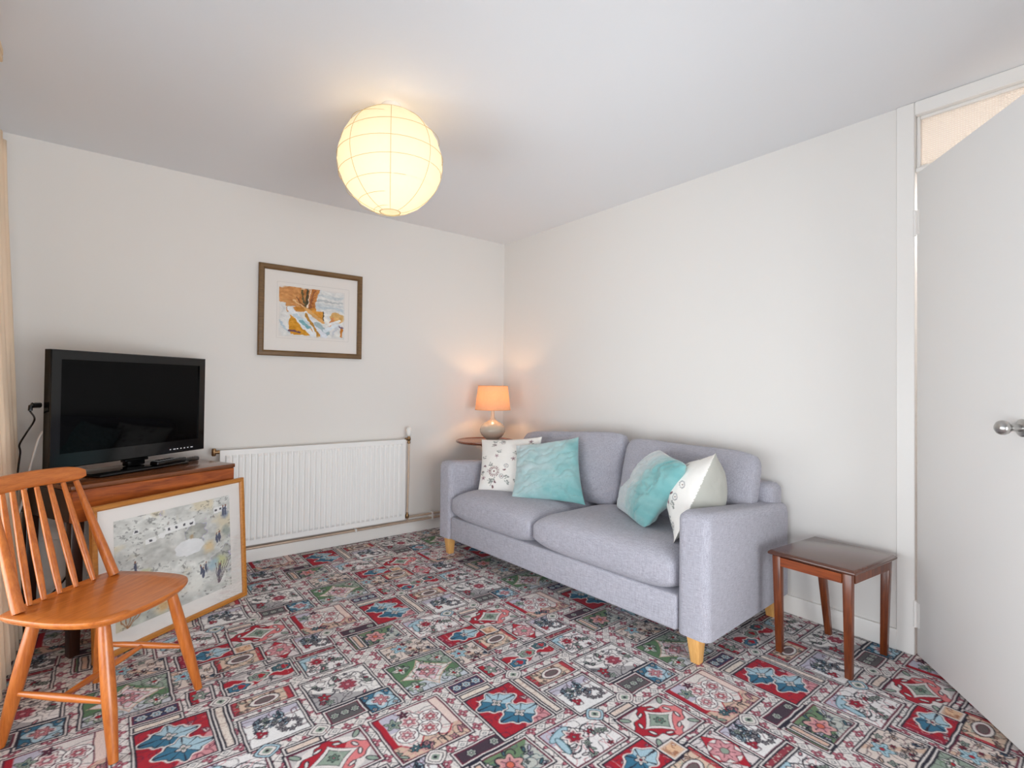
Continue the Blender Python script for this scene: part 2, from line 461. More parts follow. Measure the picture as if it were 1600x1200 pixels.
# skirting boards
def skirting(name, lo, hi):
    bm = bmesh.new(); box(bm, lo, hi, 0.005, 2); return struct(name, bm, M['gloss'], smooth=40)
skirting('baseboard_back', (XL, -0.018, 0), (-0.001, -0.0005, 0.078))
skirting('baseboard_right', (-0.016, -2.80, 0), (-0.0005, -0.019, 0.088))
skirting('baseboard_left', (XL + 0.0005, YB, 0), (XL + 0.016, -0.019, 0.088))
skirting('baseboard_front', (XL + 0.017, YB + 0.0005, 0), (-0.001, YB + 0.016, 0.088))

# door frame with glazed light over the door
bm = bmesh.new()
box(bm, (-0.012, -2.862, 0), (T, -2.797, H - 0.001), 0.003, 1)      # hinge jamb and lining
box(bm, (-0.012, -3.69, 0), (T, -3.63, H - 0.001), 0.003, 1)
box(bm, (-0.012, -3.63, 2.262), (T, -2.862, H - 0.001), 0.003, 1)   # head
box(bm, (0.0, -3.63, 2.022), (T, -2.862, 2.042), 0.003, 1)          # transom bar
for lo, hi in (((0.012, -2.876, 2.042), (0.04, -2.862, 2.262)), ((0.012, -3.63, 2.042), (0.04, -3.616, 2.262)),
               ((0.012, -3.616, 2.248), (0.04, -2.876, 2.262)), ((0.012, -3.616, 2.042), (0.04, -2.876, 2.052))):
    box(bm, lo, hi, 0.003, 1)                                       # glazing bead
dframe = struct('trim_1', bm, M['gloss'], smooth=40)
bm = bmesh.new(); box(bm, (0.024, -3.615, 2.0525), (0.030, -2.877, 2.2475))
obj('transom_pane', bm, M['ribbed'], dframe, 0)

# the open door, hinged at the jamb
ddir = Vector((-0.780, -0.625, 0)).normalized()
door = bpy.data.objects.new('door_1', None); col.objects.link(door); door['kind'] = 'structure'
door.location = (-0.010, -2.866, 0); door.rotation_euler = (0, 0, math.atan2(ddir.y, ddir.x))
# local +x runs along the door, local -y is the visible side
bm = bmesh.new(); box(bm, (0.006, 0.0, 0.012), (0.70, 0.040, 2.012), 0.003, 2)
obj('door_leaf', bm, M['door'], door)
for z in (1.805, 0.175):
    bm = bmesh.new()
    tube(bm, [(0.0, -0.004, z - 0.05), (0.0, -0.004, z + 0.05)], 0.0055, 10)
    for k in (-0.052, -0.017, 0.017, 0.052): tube(bm, [(0.0, -0.004, z + k - 0.002), (0.0, -0.004, z + k + 0.002)], 0.0066, 10)
    box(bm, (0.002, -0.0015, z - 0.05), (0.024, 0.0, z + 0.05))
    obj('hinge', bm, M['gloss'], door)
def y_lathe(prof, n=28):
    """profile (radius, distance from the door face) -> turned about local -y"""
    b = bmesh.new(); lathe(b, prof, n)
    bmesh.ops.transform(b, matrix=Matrix.Rotation(R(90), 4, 'X'), verts=b.verts[:])
    bmesh.ops.transform(b, matrix=Matrix.Translation((0.602, 0, 0.992)), verts=b.verts[:])
    return b
kn = obj('door_knob', y_lathe([(0.006, 0.004), (0.011, 0.006), (0.0105, 0.028), (0.0125, 0.036), (0.019, 0.041), (0.0225, 0.049), (0.0225, 0.056), (0.019, 0.064), (0.011, 0.070), (0.002, 0.072)]), M['steel'], door, 60)
obj('rose', y_lathe([(0.027, 0.0), (0.027, 0.004), (0.023, 0.007), (0.012, 0.0085)]), M['steel'], door, 40)

# ------------------------------------------------------------------ carpet: woven patchwork, repeat 0.914 x 0.96 m with a half drop
PX, PY, DROP = 0.914, 0.96, 0.48
X0, Y0 = -2.10, -1.52
RES = 0.0015
CW, CH = int(round(PX / RES)), int(round(PY / RES))
CREAM, NAVY, MAROON, RED = (232, 225, 222), (36, 32, 50), (104, 30, 58), (176, 26, 46)
PINK, BLUE, SKY, TEAL = (210, 146, 152), (58, 116, 146), (172, 202, 216), (66, 106, 116)
GREEN, SAGE, PEACH, LILAC = (94, 130, 94), (150, 166, 152), (216, 186, 166), (196, 192, 208)
GREY = (172, 168, 170)
cell = np.zeros((CH, CW, 3), np.float32)
gx, gy = np.meshgrid((np.arange(CW) + 0.5) * RES, (np.arange(CH) + 0.5) * RES)   # gy counts downwards (towards the camera)

def put(C, mask, c):
    C[mask] = c
def flower(C, x, y, r, k, amp, fill, line, heart, ph=0.0, ring=None):
    rr = np.hypot(x, y); th = np.arctan2(y, x)
    e = r * (1 + amp * np.cos(k * th + ph))
    put(C, rr < e, line)
    put(C, rr < e - 0.0045, fill)
    if ring is not None: put(C, (rr < e - 0.0045) & (rr > e * 0.66), ring)
    put(C, (rr < e * 0.62) & (np.abs(np.sin(k * th / 2 + ph)) < 0.22), line)
    put(C, rr < r * 0.34, line); put(C, rr < r * 0.34 - 0.003, heart)
def petal(C, x, y, a, b, ang, fill, line):
    c, s = math.cos(ang), math.sin(ang)
    u = x * c + y * s; v = -x * s + y * c
    q = np.hypot(u / a, v / b)
    put(C, q < 1, line); put(C, np.hypot(u / (a - 0.004), v / max(b - 0.004, 0.002)) < 1, fill)
def star(C, x, y, a, b, p, fill, line, w=0.004):
    put(C, (np.abs(x / a) ** p + np.abs(y / b) ** p) < 1, line)
    put(C, (np.abs(x / (a - w)) ** p + np.abs(y / (b - w)) ** p) < 1, fill)
def filigree(C, x, y, seed, line, accent):
    """thin scrolling stems"""
    a = vnoise(x * 34 + seed, y * 34, seed); b = vnoise(x * 50 - seed, y * 50 + 3, seed + 7)
    g = np.hypot(*np.gradient(a)) / RES + 1e-3
    put(C, (np.abs(a - 0.5) / g < 0.0014), line)
    g = np.hypot(*np.gradient(b)) / RES + 1e-3
    put(C, (np.abs(b - 0.5) / g < 0.0013) & (a > 0.45), accent)
def sprigs(C, x, y, hw, hh, seed, cols, line=NAVY, n=26, size=0.014):
    rd = random.Random(seed)
    if n >= 14: filigree(C, x, y, seed, (96, 88, 96) if line == NAVY else line, cols[-1] if sum(cols[-1]) < 560 else MAROON)
    n = int(n * 1.15); size *= 0.9
    for i in range(n):
        cx, cy = rd.uniform(-hw, hw), rd.uniform(-hh, hh)
        t = rd.random(); c = rd.choice(cols)
        if t < 0.4: flower(C, x - cx, y - cy, size * rd.uniform(0.6, 1.1), rd.choice((4, 5, 6)), 0.25, c, line, CREAM, rd.random() * 6)
        elif t < 0.75: petal(C, x - cx, y - cy, size * rd.uniform(0.8, 1.3), size * 0.5, rd.random() * 3.14, c, line)
        else:
            r = size * rd.uniform(0.7, 1.2); q = np.hypot(x - cx, y - cy); th = np.arctan2(y - cy, x - cx)
            put(C, (np.abs(q - r) < 0.0022) & (np.cos(th - i) > -0.3), line)
def vine(C, x, y, A, lam, ph, w, c, horiz=True):
    u, v = (x, y) if horiz else (y, x)
    put(C, np.abs(v - A * np.sin(u / lam * 6.283 + ph)) < w, c)

def tile(x0, x1, yt, yb, fn, rim=MAROON, gap=CREAM, out=NAVY):
    """paint a patch given in room coordinates (x left/right, y top/bottom) on every place it falls in the repeat"""
    cx, cy = (x0 + x1) / 2, (yt + yb) / 2
    hw, hh = (x1 - x0) / 2, (yt - yb) / 2
    for i in (-2, -1, 0, 1, 2):
        for j in (-2, -1, 0, 1, 2):
            ox = cx - X0 + i * PX
            oy = (Y0 - cy) + i * DROP + j * PY
            e = 0.018
            c0, c1 = int((ox - hw - e) / RES) - 1, int((ox + hw + e) / RES) + 2
            r0, r1 = int((oy - hh - e) / RES) - 1, int((oy + hh + e) / RES) + 2
            c0, c1, r0, r1 = max(c0, 0), min(c1, CW), max(r0, 0), min(r1, CH)
            if c0 >= c1 or r0 >= r1: continue
            x = gx[r0:r1, c0:c1] - ox; y = oy - gy[r0:r1, c0:c1]
            C = cell[r0:r1, c0:c1].copy()
            d = np.minimum(hw - np.abs(x), hh - np.abs(y))
            put(C, d > -0.015, out); put(C, d > -0.010, gap); put(C, d > -0.0055, rim)
            ins = d > 0
            F = C.copy(); fn(F, x, y, hw, hh)
            C[ins] = F[ins]
            cell[r0:r1, c0:c1] = C

def bands():
    """cream ground between the patches: dark outlined diamonds and red rosettes in rows"""
    C = cell
    C[:] = CREAM
    p = PX / 22; q = PY / 23
    ix = np.floor(gx / p).astype(int); iy = np.floor(gy / q).astype(int)
    u = gx / p - ix - 0.5; v = gy / q - iy - 0.5
    odd = (ix + iy) % 2 == 0
    dm = np.abs(u) * 0.95 + np.abs(v) * 1.05
    C[odd & (dm < 0.50)] = NAVY; C[odd & (dm < 0.42)] = CREAM; C[odd & (dm < 0.20)] = (120, 126, 130); C[odd & (dm < 0.11)] = CREAM
    rr = np.hypot(u, v); th = np.arctan2(v, u)
    e = 0.42 * (1 + 0.35 * np.cos(4 * th))
    C[~odd & (rr < e)] = MAROON; C[~odd & (rr < e * 0.74)] = (196, 120, 132); C[~odd & (rr < e * 0.45)] = MAROON; C[~odd & (rr < 0.08)] = CREAM
    C[~odd & (np.abs(np.abs(u) - 0.46) < 0.03) & (np.abs(v) > 0.3)] = GREY
bands()

def f_red2(C, x, y, hw, hh):
    C[:] = RED
    sprigs(C, x, y, hw, hh, 5, [CREAM, PINK, CREAM], RED, 30, 0.012)
    put(C, (x / hw - y / hh) > 0.9, PINK)
    sprigs(C, x - hw * 0.55, y - hh * 0.1, hw * 0.4, hh * 0.8, 15, [PINK, CREAM], MAROON, 14, 0.012)
    for (px, py) in ((-0.012, 0.045), (0.018, -0.045)):
        a, b = x - px, y - py
        rr = np.hypot(a / 1.25, b); th = np.arctan2(b, a); e = 0.048 * (1 + 0.12 * np.cos(8 * th) + 0.15 * np.cos(4 * th))
        put(C, rr < e + 0.008, CREAM); put(C, rr < e + 0.003, NAVY); put(C, rr < e, BLUE); put(C, (rr < e) & (a + b > 0.0), SKY)
        put(C, (rr < e) & (np.abs(np.sin(4 * th)) < 0.18), NAVY); flower(C, a, b, 0.018, 4, 0.3, CREAM, NAVY, SAGE)
def f_green(C, x, y, hw, hh):
    C[:] = GREEN
    put(C, y < -hh * 0.45, (200, 206, 214)); put(C, x + y > hw * 0.9, SAGE)
    star(C, x, y, hw * 0.98, hh * 0.98, 0.75, CREAM, PEACH, 0.01)
    for sx in (-1, 1):
        for sy in (-1, 1): flower(C, x - sx * hw * 0.68, y - sy * hh * 0.66, 0.030, 4, 0.3, CREAM, NAVY, RED, 0, SAGE)
    star(C, x, y, hw * 0.55, hh * 0.6, 0.9, (226, 206, 214), RED); flower(C, x, y, 0.03, 6, 0.2, PINK, MAROON, CREAM)
    sprigs(C, x, y, hw * 0.9, hh * 0.9, 8, [SAGE, CREAM, GREEN], NAVY, 14, 0.011)
def f_white(C, x, y, hw, hh):
    C[:] = CREAM
    put(C, (x < -hw * 0.3) & (y > hh * 0.2), LILAC)
    put(C, y < -hh * 0.52 + 0.02 * np.cos(x * 60), PEACH)
    put(C, np.abs(y + hh * 0.52 - 0.02 * np.cos(x * 60)) < 0.004, RED)
    sprigs(C, x, y + hh * 0.75, hw, hh * 0.2, 9, [SAGE, TEAL, PINK], NAVY, 14, 0.018)
    put(C, (x > hw * 0.72) & (y > -hh * 0.4), MAROON); put(C, (x > hw * 0.76) & (y > -hh * 0.4), (236, 214, 206)); put(C, (np.abs(x + hw * 0.95) < 0.012) & (y > -hh * 0.4), RED)
    for (px, py, r, f) in ((-0.02, 0.045, 0.033, PINK), (0.05, 0.03, 0.026, (190, 110, 118)), (-0.055, -0.01, 0.026, PINK), (0.02, -0.022, 0.028, (200, 120, 126))):
        put(C, np.hypot(x - px, y - py) < r + 0.012, NAVY); put(C, np.hypot(x - px, y - py) < r + 0.009, (244, 240, 238)); flower(C, x - px, y - py, r, 6, 0.18, f, MAROON, CREAM, 0.4, CREAM)
    flower(C, x + 0.07, y - 0.06, 0.024, 5, 0.3, SAGE, NAVY, TEAL); flower(C, x + 0.02, y - 0.088, 0.016, 5, 0.3, MAROON, NAVY, PINK)
def f_blue(C, x, y, hw, hh):
    C[:] = BLUE
    put(C, x - y > 0.02, SKY)
    flower(C, x, y, 0.044, 4, 0.22, (226, 214, 216), NAVY, RED, 0.78, SKY); flower(C, x, y, 0.024, 6, 0.25, PINK, MAROON, CREAM)
    for sx in (-1, 1):
        for sy in (-1, 1): flower(C, x - sx * hw * 0.76, y - sy * hh * 0.78, 0.010, 4, 0.2, CREAM, NAVY, BLUE)
def f_scroll(C, x, y, hw, hh):
    C[:] = (240, 236, 234)
    put(C, y + x * 0.6 < -hh * 0.5, GREY)
    vine(C, x, y, 0.03, 0.16, 0.6, 0.0032, NAVY); vine(C, x, y, 0.035, 0.14, 2.6, 0.0028, NAVY, False)
    sprigs(C, x, y, hw * 0.92, hh * 0.9, 21, [PINK, SAGE, (170, 70, 86), CREAM, GREY], NAVY, 26, 0.016)
    flower(C, x - 0.02, y, 0.048, 8, 0.14, (206, 160, 166), NAVY, MAROON, 0.3, CREAM); flower(C, x - 0.02, y, 0.028, 6, 0.2, (170, 70, 86), MAROON, PINK)
    flower(C, x + 0.075, y + 0.03, 0.020, 5, 0.3, RED, NAVY, SAGE)
def f_spray(C, x, y, hw, hh):
    C[:] = (238, 236, 236)
    put(C, y > hh * 0.55, LILAC)
    sprigs(C, x + hw * 0.15, y - hh * 0.25, hw * 0.55, hh * 0.5, 31, [TEAL, SAGE, SKY, SKY], NAVY, 34, 0.013)
    flower(C, x + hw * 0.55, y + hh * 0.35, 0.016, 3, 0.3, RED, MAROON, PEACH)
    for k in range(8):
        a = k * 0.785; flower(C, x - hw * 0.45 - 0.03 * math.cos(a), y + hh * 0.35 - 0.026 * math.sin(a), 0.011, 5, 0.2, GREY, NAVY, PINK)
def f_brown(C, x, y, hw, hh):
    C[:] = (222, 196, 176)
    put(C, np.abs(x) > hw * 0.8, (186, 60, 70))
    sprigs(C, x, y, hw, hh, 41, [CREAM, PEACH, SAGE], (84, 50, 50), 18, 0.012)
    petal(C, x - 0.005, y, 0.05, 0.03, 0.1, CREAM, NAVY); petal(C, x - 0.005, y, 0.034, 0.018, 0.1, (110, 96, 96), MAROON)
def f_cloud(C, x, y, hw, hh):
    C[:] = (206, 198, 198)
    sprigs(C, x, y, hw, hh, 51, [SAGE, PINK, GREY], NAVY, 20, 0.013)
    put(C, np.abs(y - 0.016 * np.sin(x * 50)) < 0.024, RED)
    for (px, py, f) in ((-0.075, -0.025, BLUE), (0.0, 0.012, SAGE), (0.085, 0.03, TEAL)):
        q = np.hypot((x - px) / 1.5, y - py) / 0.026; th = np.arctan2(y - py, x - px)
        q = q / (1 + 0.1 * np.cos(7 * th))
        put(C, q < 1.22, CREAM); put(C, q < 1.0, NAVY); put(C, q < 0.86, f); put(C, (q < 0.6) & (x > px), RED); flower(C, x - px + 0.01, y - py, 0.011, 5, 0.2, CREAM, NAVY, PINK)
def f_redstar(C, x, y, hw, hh):
    C[:] = (206, 200, 200)
    put(C, (np.hypot(x / hw, y / hh) < 1.02), CREAM)
    rr = np.hypot(x / hw, y / hh); th = np.arctan2(y, x)
    e = 0.92 * (1 + 0.16 * np.cos(4 * th) + 0.06 * np.cos(12 * th))
    put(C, rr < e, NAVY); put(C, rr < e - 0.04, RED); put(C, (rr < e - 0.04) & (x - y * 0.6 > 0.03), (226, 130, 132))
    for a in (0.4, 1.2, 2.0, 2.8, 3.6, 4.4, 5.2, 6.0): petal(C, x - hw * 0.72 * math.cos(a), y - hh * 0.72 * math.sin(a), 0.016, 0.008, a + 1.5, CREAM, NAVY)
    star(C, x, y, 0.082, 0.066, 0.8, CREAM, MAROON, 0.005); star(C, x, y, 0.055, 0.046, 0.8, SAGE, NAVY); flower(C, x, y, 0.016, 6, 0.2, (120, 150, 130), NAVY, PINK)
    for sx in (-1, 1):
        for sy in (-1, 1): petal(C, x - sx * hw * 0.86, y - sy * hh * 0.82, 0.022, 0.011, sx * sy * 0.8, SAGE, NAVY)
def f_scroll2(C, x, y, hw, hh):
    C[:] = (238, 234, 234)
    put(C, (x < -0.01) & (y > 0.02), LILAC)
    vine(C, x, y, 0.04, 0.2, 0.2, 0.003, NAVY); vine(C, x, y, 0.03, 0.17, 1.1, 0.003, NAVY, False)
    sprigs(C, x, y, hw * 0.9, hh * 0.9, 61, [RED, CREAM, SAGE, PINK], NAVY, 22, 0.015)
    petal(C, x + 0.05, y - 0.05, 0.05, 0.018, 0.3, SKY, TEAL); petal(C, x + 0.075, y - 0.005, 0.04, 0.014, 1.4, SKY, TEAL)
    flower(C, x + 0.02, y - 0.015, 0.038, 7, 0.2, PINK, NAVY, RED, 0.2, CREAM); flower(C, x + 0.02, y - 0.015, 0.02, 5, 0.2, RED, MAROON, SAGE)
def f_red1(C, x, y, hw, hh):
    C[:] = RED
    put(C, np.abs(x) > hw * 0.82, (150, 30, 60)); sprigs(C, x, y, hw, hh, 71, [CREAM, PINK, PINK], MAROON, 18, 0.012)
    rr = np.hypot(x / 1.35, y); th = np.arctan2(y, x); e = 0.04 * (1 + 0.14 * np.cos(6 * th) + 0.12 * np.cos(2 * th))
    put(C, rr < e + 0.007, CREAM); put(C, rr < e + 0.002, NAVY); put(C, rr < e, BLUE); put(C, (rr < e) & (x > 0), SKY); put(C, (rr < e) & (np.abs(np.sin(3 * th)) < 0.2), NAVY); flower(C, x, y, 0.017, 5, 0.3, CREAM, NAVY, RED)
def f_greenf(C, x, y, hw, hh):
    C[:] = (112, 138, 104)
    put(C, x - y > 0.05, (196, 198, 192))
    sprigs(C, x, y, hw * 0.9, hh * 0.9, 81, [SAGE, LILAC, CREAM, TEAL], NAVY, 26, 0.015)
    flower(C, x, y, 0.042, 6, 0.2, PINK, NAVY, (214, 110, 90), 0.2, (214, 166, 160))
def f_reds(C, x, y, hw, hh):
    C[:] = (226, 216, 216)
    sprigs(C, x, y, hw, hh, 91, [SAGE, PINK, CREAM], NAVY, 16, 0.012)
    star(C, x, y, hw * 1.15, hh * 1.1, 0.9, RED, NAVY); put(C, ((np.abs(x / hw) ** 0.9 + np.abs(y / hh) ** 0.9) < 1.0) & (x + y > 0.03), (190, 40, 60))
    rr = np.hypot(x, y); put(C, rr < 0.05, CREAM); flower(C, x, y, 0.045, 7, 0.18, (222, 160, 166), MAROON, SAGE, 0, PINK)
def f_greencream(C, x, y, hw, hh):
    C[:] = (224, 210, 202)
    put(C, np.abs(x + y) < 0.014, PEACH)
    sprigs(C, x, y, hw, hh, 101, [BLUE, RED, PEACH, SAGE, CREAM], NAVY, 30, 0.014)
    flower(C, x + 0.03, y - 0.02, 0.028, 5, 0.3, SKY, TEAL, RED)
def f_strip(c1, c2, n=3):
    def f(C, x, y, hw, hh):
        C[:] = c1
        for k in range(n):
            px = -hw + (k + 0.5) * 2 * hw / n
            flower(C, x - px, y, min(hh * 0.85, hw / n * 0.95), 6, 0.12, c2, NAVY, CREAM, 0, CREAM)
    return f
def f_small(C, x, y, hw, hh):
    C[:] = (222, 200, 202)
    put(C, x < -hw * 0.3, RED); flower(C, x, y, 0.024, 5, 0.3, SAGE, NAVY, CREAM); sprigs(C, x, y, hw, hh, 111, [PINK, SAGE], NAVY, 6, 0.01)
def f_peach(C, x, y, hw, hh):
    C[:] = (230, 190, 156); sprigs(C, x, y, hw, hh, 121, [PEACH, CREAM], (176, 120, 90), 10, 0.010)
def f_bar(c):
    def f(C, x, y, hw, hh):
        C[:] = c; put(C, vnoise(x * 160, y * 160, 5) > 0.72, (206, 186, 176))
    return f

tile(-1.40, -1.17, -1.825, -1.945, f_cloud, NAVY)
tile(-1.56, -1.40, -1.66, -1.79, f_greencream, MAROON)
tile(-1.76, -1.56, -1.485, -1.61, f_greencream, NAVY)
tile(-1.235, -1.105, -1.635, -1.795, f_reds, NAVY)
tile(-1.10, -0.98, -1.66, -1.80, f_spray, MAROON)
tile(-1.40, -1.24, -1.64, -1.755, f_brown, NAVY)
tile(-1.135, -0.985, -1.85, -1.985, f_scroll2, NAVY)
tile(-1.135, -0.985, -1.818, -1.836, f_bar((150, 56, 70)), NAVY)
tile(-1.83, -1.62, -2.265, -2.385, f_greenf, MAROON)
tile(-1.83, -1.66, -2.195, -2.235, f_strip((70, 52, 66), SAGE, 2), MAROON)
tile(-1.51, -1.30, -2.49, -2.60, f_red1, NAVY)
tile(-1.575, -1.37, -2.285, -2.45, f_scroll2, MAROON)
tile(-1.315, -1.10, -2.385, -2.55, f_redstar, MAROON)
tile(-1.315, -1.265, -2.555, -2.595, f_peach, PEACH)
tile(-1.39, -1.22, -2.125, -2.28, f_spray, NAVY)
tile(-1.40, -1.215, -2.005, -2.08, f_brown, MAROON)
tile(-2.085, -1.86, -1.555, -1.735, f_scroll, NAVY)
tile(-1.945, -1.845, -1.755, -1.855, f_blue, NAVY)
tile(-2.07, -1.965, -1.765, -1.83, f_strip((94, 90, 92), SAGE, 3), MAROON)
tile(-1.965, -1.735, -1.905, -2.13, f_white, MAROON)
tile(-1.795, -1.56, -1.64, -1.85, f_green, NAVY)
tile(-1.665, -1.545, -1.885, -1.93, f_strip((58, 66, 100), SKY, 3), MAROON)
tile(-1.505, -1.445, -1.84, -1.925, f_small, NAVY)
tile(-1.665, -1.475, -1.995, -2.225, f_red2, NAVY)
tile(-1.665, -1.545, -1.958, -1.978, f_bar((232, 220, 208)), NAVY)
tile(-1.448, -1.428, -1.995, -2.225, f_bar((232, 220, 210)), NAVY)
tile(-1.31, -1.215, -2.345, -2.365, f_bar((228, 208, 196)), NAVY)
tile(-1.81, -1.795, -2.27, -2.38, f_bar((220, 186, 166)), NAVY)
for (dx, dy) in ((-1.355, -2.315), (-1.20, -2.315), (-1.425, -1.962), (-1.88, -2.165)):
    for i in (-2, -1, 0, 1, 2):
        for j in (-2, -1, 0, 1, 2):
            x = gx - (dx - X0 + i * PX); y = ((Y0 - dy) + i * DROP + j * PY) - gy
            q = (np.abs(x) / 0.040) ** 1.3 + (np.abs(y) / 0.036) ** 1.3
            for t, c in ((1.0, NAVY), (0.86, SKY if dx == -1.355 else CREAM), (0.62, NAVY), (0.52, CREAM), (0.28, SAGE), (0.10, NAVY)): cell[q < t] = c
cell_lin = lin(cell).astype(np.float32)
for ax in (0, 1): cell_lin = cell_lin * 0.5 + (np.roll(cell_lin, 1, ax) + np.roll(cell_lin, -1, ax)) * 0.25

def carpet_color(X, Y):
    k = np.floor((X - X0) / PX)
    u = (X - X0 - k * PX) / RES - 0.5
    v = np.mod((Y0 - Y) - k * DROP, PY) / RES - 0.5
    c0 = np.floor(u).astype(int); r0 = np.floor(v).astype(int); fu = (u - c0)[..., None]; fv = (v - r0)[..., None]
    g = lambda r, c: cell_lin[np.mod(r, CH), np.clip(c, 0, CW - 1)]
    return (g(r0, c0) * (1 - fu) + g(r0, c0 + 1) * fu) * (1 - fv) + (g(r0 + 1, c0) * (1 - fu) + g(r0 + 1, c0 + 1) * fu) * fv
# the pile: a fine grid of tufts, coarser in the parts of the room further away
rs = np.random.RandomState(3)
PV, PQ, PC, off = [], [], [], 0
nbx, nby = 16, 22
ex = np.linspace(XL, 0, nbx + 1); ey = np.linspace(YB, 0, nby + 1)
for i in range(nbx):
    for j in range(nby):
        a0, a1, b0, b1 = ex[i], ex[i + 1], ey[j], ey[j + 1]
        c = Vector(((a0 + a1) / 2, (b0 + b1) / 2, 0)) - cam.location
        dep = c.dot(fw); lat = c.dot(rt); vert = -c.dot(up)
        seen = dep > 0.3 and abs(lat) < dep * 1.55 and vert < dep * 1.15
        sp = min(max(0.00118 * dep, 0.002), 0.005) if seen else 0.02
        nx = int(math.ceil((a1 - a0) / sp)) + 1; ny = int(math.ceil((b1 - b0) / sp)) + 1
        X, Y = np.meshgrid(np.linspace(a0, a1, nx), np.linspace(b0, b1, ny))
        idx = np.arange(nx * ny).reshape(ny, nx) + off
        PQ.append(np.stack([idx[:-1, :-1], idx[:-1, 1:], idx[1:, 1:], idx[1:, :-1]], -1).reshape(-1, 4)); off += nx * ny
        PV.append(np.stack([X, Y, np.zeros_like(X)], -1).reshape(-1, 3))
        JX = X + rs.normal(0, 0.0005, X.shape) + 0.004 * (vnoise(X * 25, Y * 25, 4) - 0.5); JY = Y + rs.normal(0, 0.0005, X.shape) + 0.004 * (vnoise(X * 25, Y * 25, 9) - 0.5)
        PC.append(carpet_color(JX, JY).reshape(-1, 3) * rs.uniform(0.84, 1.06, (X.size, 1)))
PV = np.concatenate(PV); PQ = np.concatenate(PQ)
me = bpy.data.meshes.new('floor')
me.vertices.add(len(PV)); me.vertices.foreach_set('co', PV.astype(np.float32).ravel())
me.loops.add(PQ.size); me.loops.foreach_set('vertex_index', PQ.astype(np.int32).ravel())
me.polygons.add(len(PQ)); me.polygons.foreach_set('loop_start', np.arange(0, PQ.size, 4, dtype=np.int32))
me.update(calc_edges=True)
set_colors(me, np.concatenate(PC))
floor = link_mesh('floor', me, M['carpet'], None, 0)
floor['kind'] = 'structure'
slab('floor_base', ((XL, YB, -0.08), (0.0, 0.0, -0.01)), ((0.0, -3.63, -0.08), (T, -2.862, 0.001)), m='carpet_plain')

# ------------------------------------------------------------------ soft pillow builder
def bilin(c, u, v):
    BL, BR, TR, TL = [np.array(p, float) for p in c]
    a = (u + 1) / 2; b = (v + 1) / 2
    a = a[..., None]; b = b[..., None]
    return (BL * (1 - a) + BR * a) * (1 - b) + (TL * (1 - a) + TR * a) * b
def pillow(name, corners, thick, m, parent=None, n=40, bow=0.07, p=2.0, q=0.5, wr=0.004, ws=6.0, seed=0, edge=0.0, paint=None, smooth=60, sag=0.0, rnd=0.0, fold=0.0, fang=0.5):
    """cushion spanned by four corners; front face lies on the side the normal (BR-BL)x(TL-BL) points to"""
    t = np.linspace(-1, 1, n)
    t = np.sign(t) * (1 - (1 - np.abs(t)) ** 1.25)
    U, V = np.meshgrid(t, t)
    bu = U * (1 - bow * (1 - V ** 2)); bv = V * (1 - bow * (1 - U ** 2))
    if rnd:
        bu = bu * (1 - rnd * np.abs(V) ** 7); bv = bv * (1 - rnd * np.abs(U) ** 7) + 0.03 * (fbm(U * 1.6 + seed, V * 0.6, seed + 9) - 0.5) * np.clip(V, 0, 1)
    base = bilin(corners, bu, bv)
    c = [np.array(k, float) for k in corners]
    nrm = np.cross(c[1] - c[0], c[3] - c[0]); nrm /= np.linalg.norm(nrm)
    prof = ((1 - np.abs(U) ** p) * (1 - np.abs(V) ** p)) ** q
    hgt = edge + (thick / 2 - edge) * prof
    border = (np.abs(U) >= 0.9999) | (np.abs(V) >= 0.9999)
    fade = np.clip(prof * 2.5, 0, 1)
    w1 = (fbm(U * ws / 2 + 7, V * ws / 2 + 3, seed) - 0.5) * 2 * wr * fade; w2 = (fbm(U * ws / 2 + 17, V * ws / 2 + 13, seed + 50) - 0.5) * 2 * wr * fade
    if fold:
        a_ = U * math.cos(fang) + V * math.sin(fang); b_ = -U * math.sin(fang) + V * math.cos(fang)
        r_ = np.abs(fbm(a_ * 1.1 + 3, b_ * 4.2 + 1.2 * (fbm(U * 1.5, V * 1.5, seed + 70) - 0.5) * 3, seed + 80, 3) - 0.5) * 2
        w1 = w1 - fold * np.clip(1 - r_ * 4.5, 0, 1) * fade; w2 = w2 - fold * np.clip(1 - r_ * 4.5, 0, 1) * fade
    F = base + nrm * (hgt + w1)[..., None]; B = base - nrm * (hgt + w2)[..., None]
    if sag:
        F[..., 2] -= sag * (1 - U ** 2) * np.clip(V, 0, 1); B[..., 2] -= sag * (1 - U ** 2) * np.clip(V, 0, 1)
    if edge <= 0: F[border] = base[border]; B[border] = base[border]
    idx = np.arange(n * n).reshape(n, n)
    verts = np.concatenate([F.reshape(-1, 3), B.reshape(-1, 3)])
    qf = np.stack([idx[:-1, :-1], idx[:-1, 1:], idx[1:, 1:], idx[1:, :-1]], -1).reshape(-1, 4)
    qb = qf[:, ::-1] + n * n
    faces = [qf, qb]
    ring = np.concatenate([idx[0, :-1], idx[:-1, -1], idx[-1, :0:-1], idx[:0:-1, 0]])
    r2 = np.roll(ring, -1)
    faces.append(np.stack([ring, ring + n * n, r2 + n * n, r2], -1))
    faces = np.concatenate(faces)
    me = bpy.data.meshes.new(name)
    me.from_pydata(verts.tolist(), [], faces.tolist())
    if paint:
        cf = paint(U, V, 0).reshape(-1, 3); cb = paint(U, V, 1).reshape(-1, 3)
        set_colors(me, lin(np.concatenate([cf, cb])))
    if edge <= 0:
        bm = bmesh.new(); bm.from_mesh(me); bmesh.ops.remove_doubles(bm, verts=bm.verts[:], dist=1e-5); bm.to_mesh(me); bm.free()
    return link_mesh(name, me, m, parent, smooth)

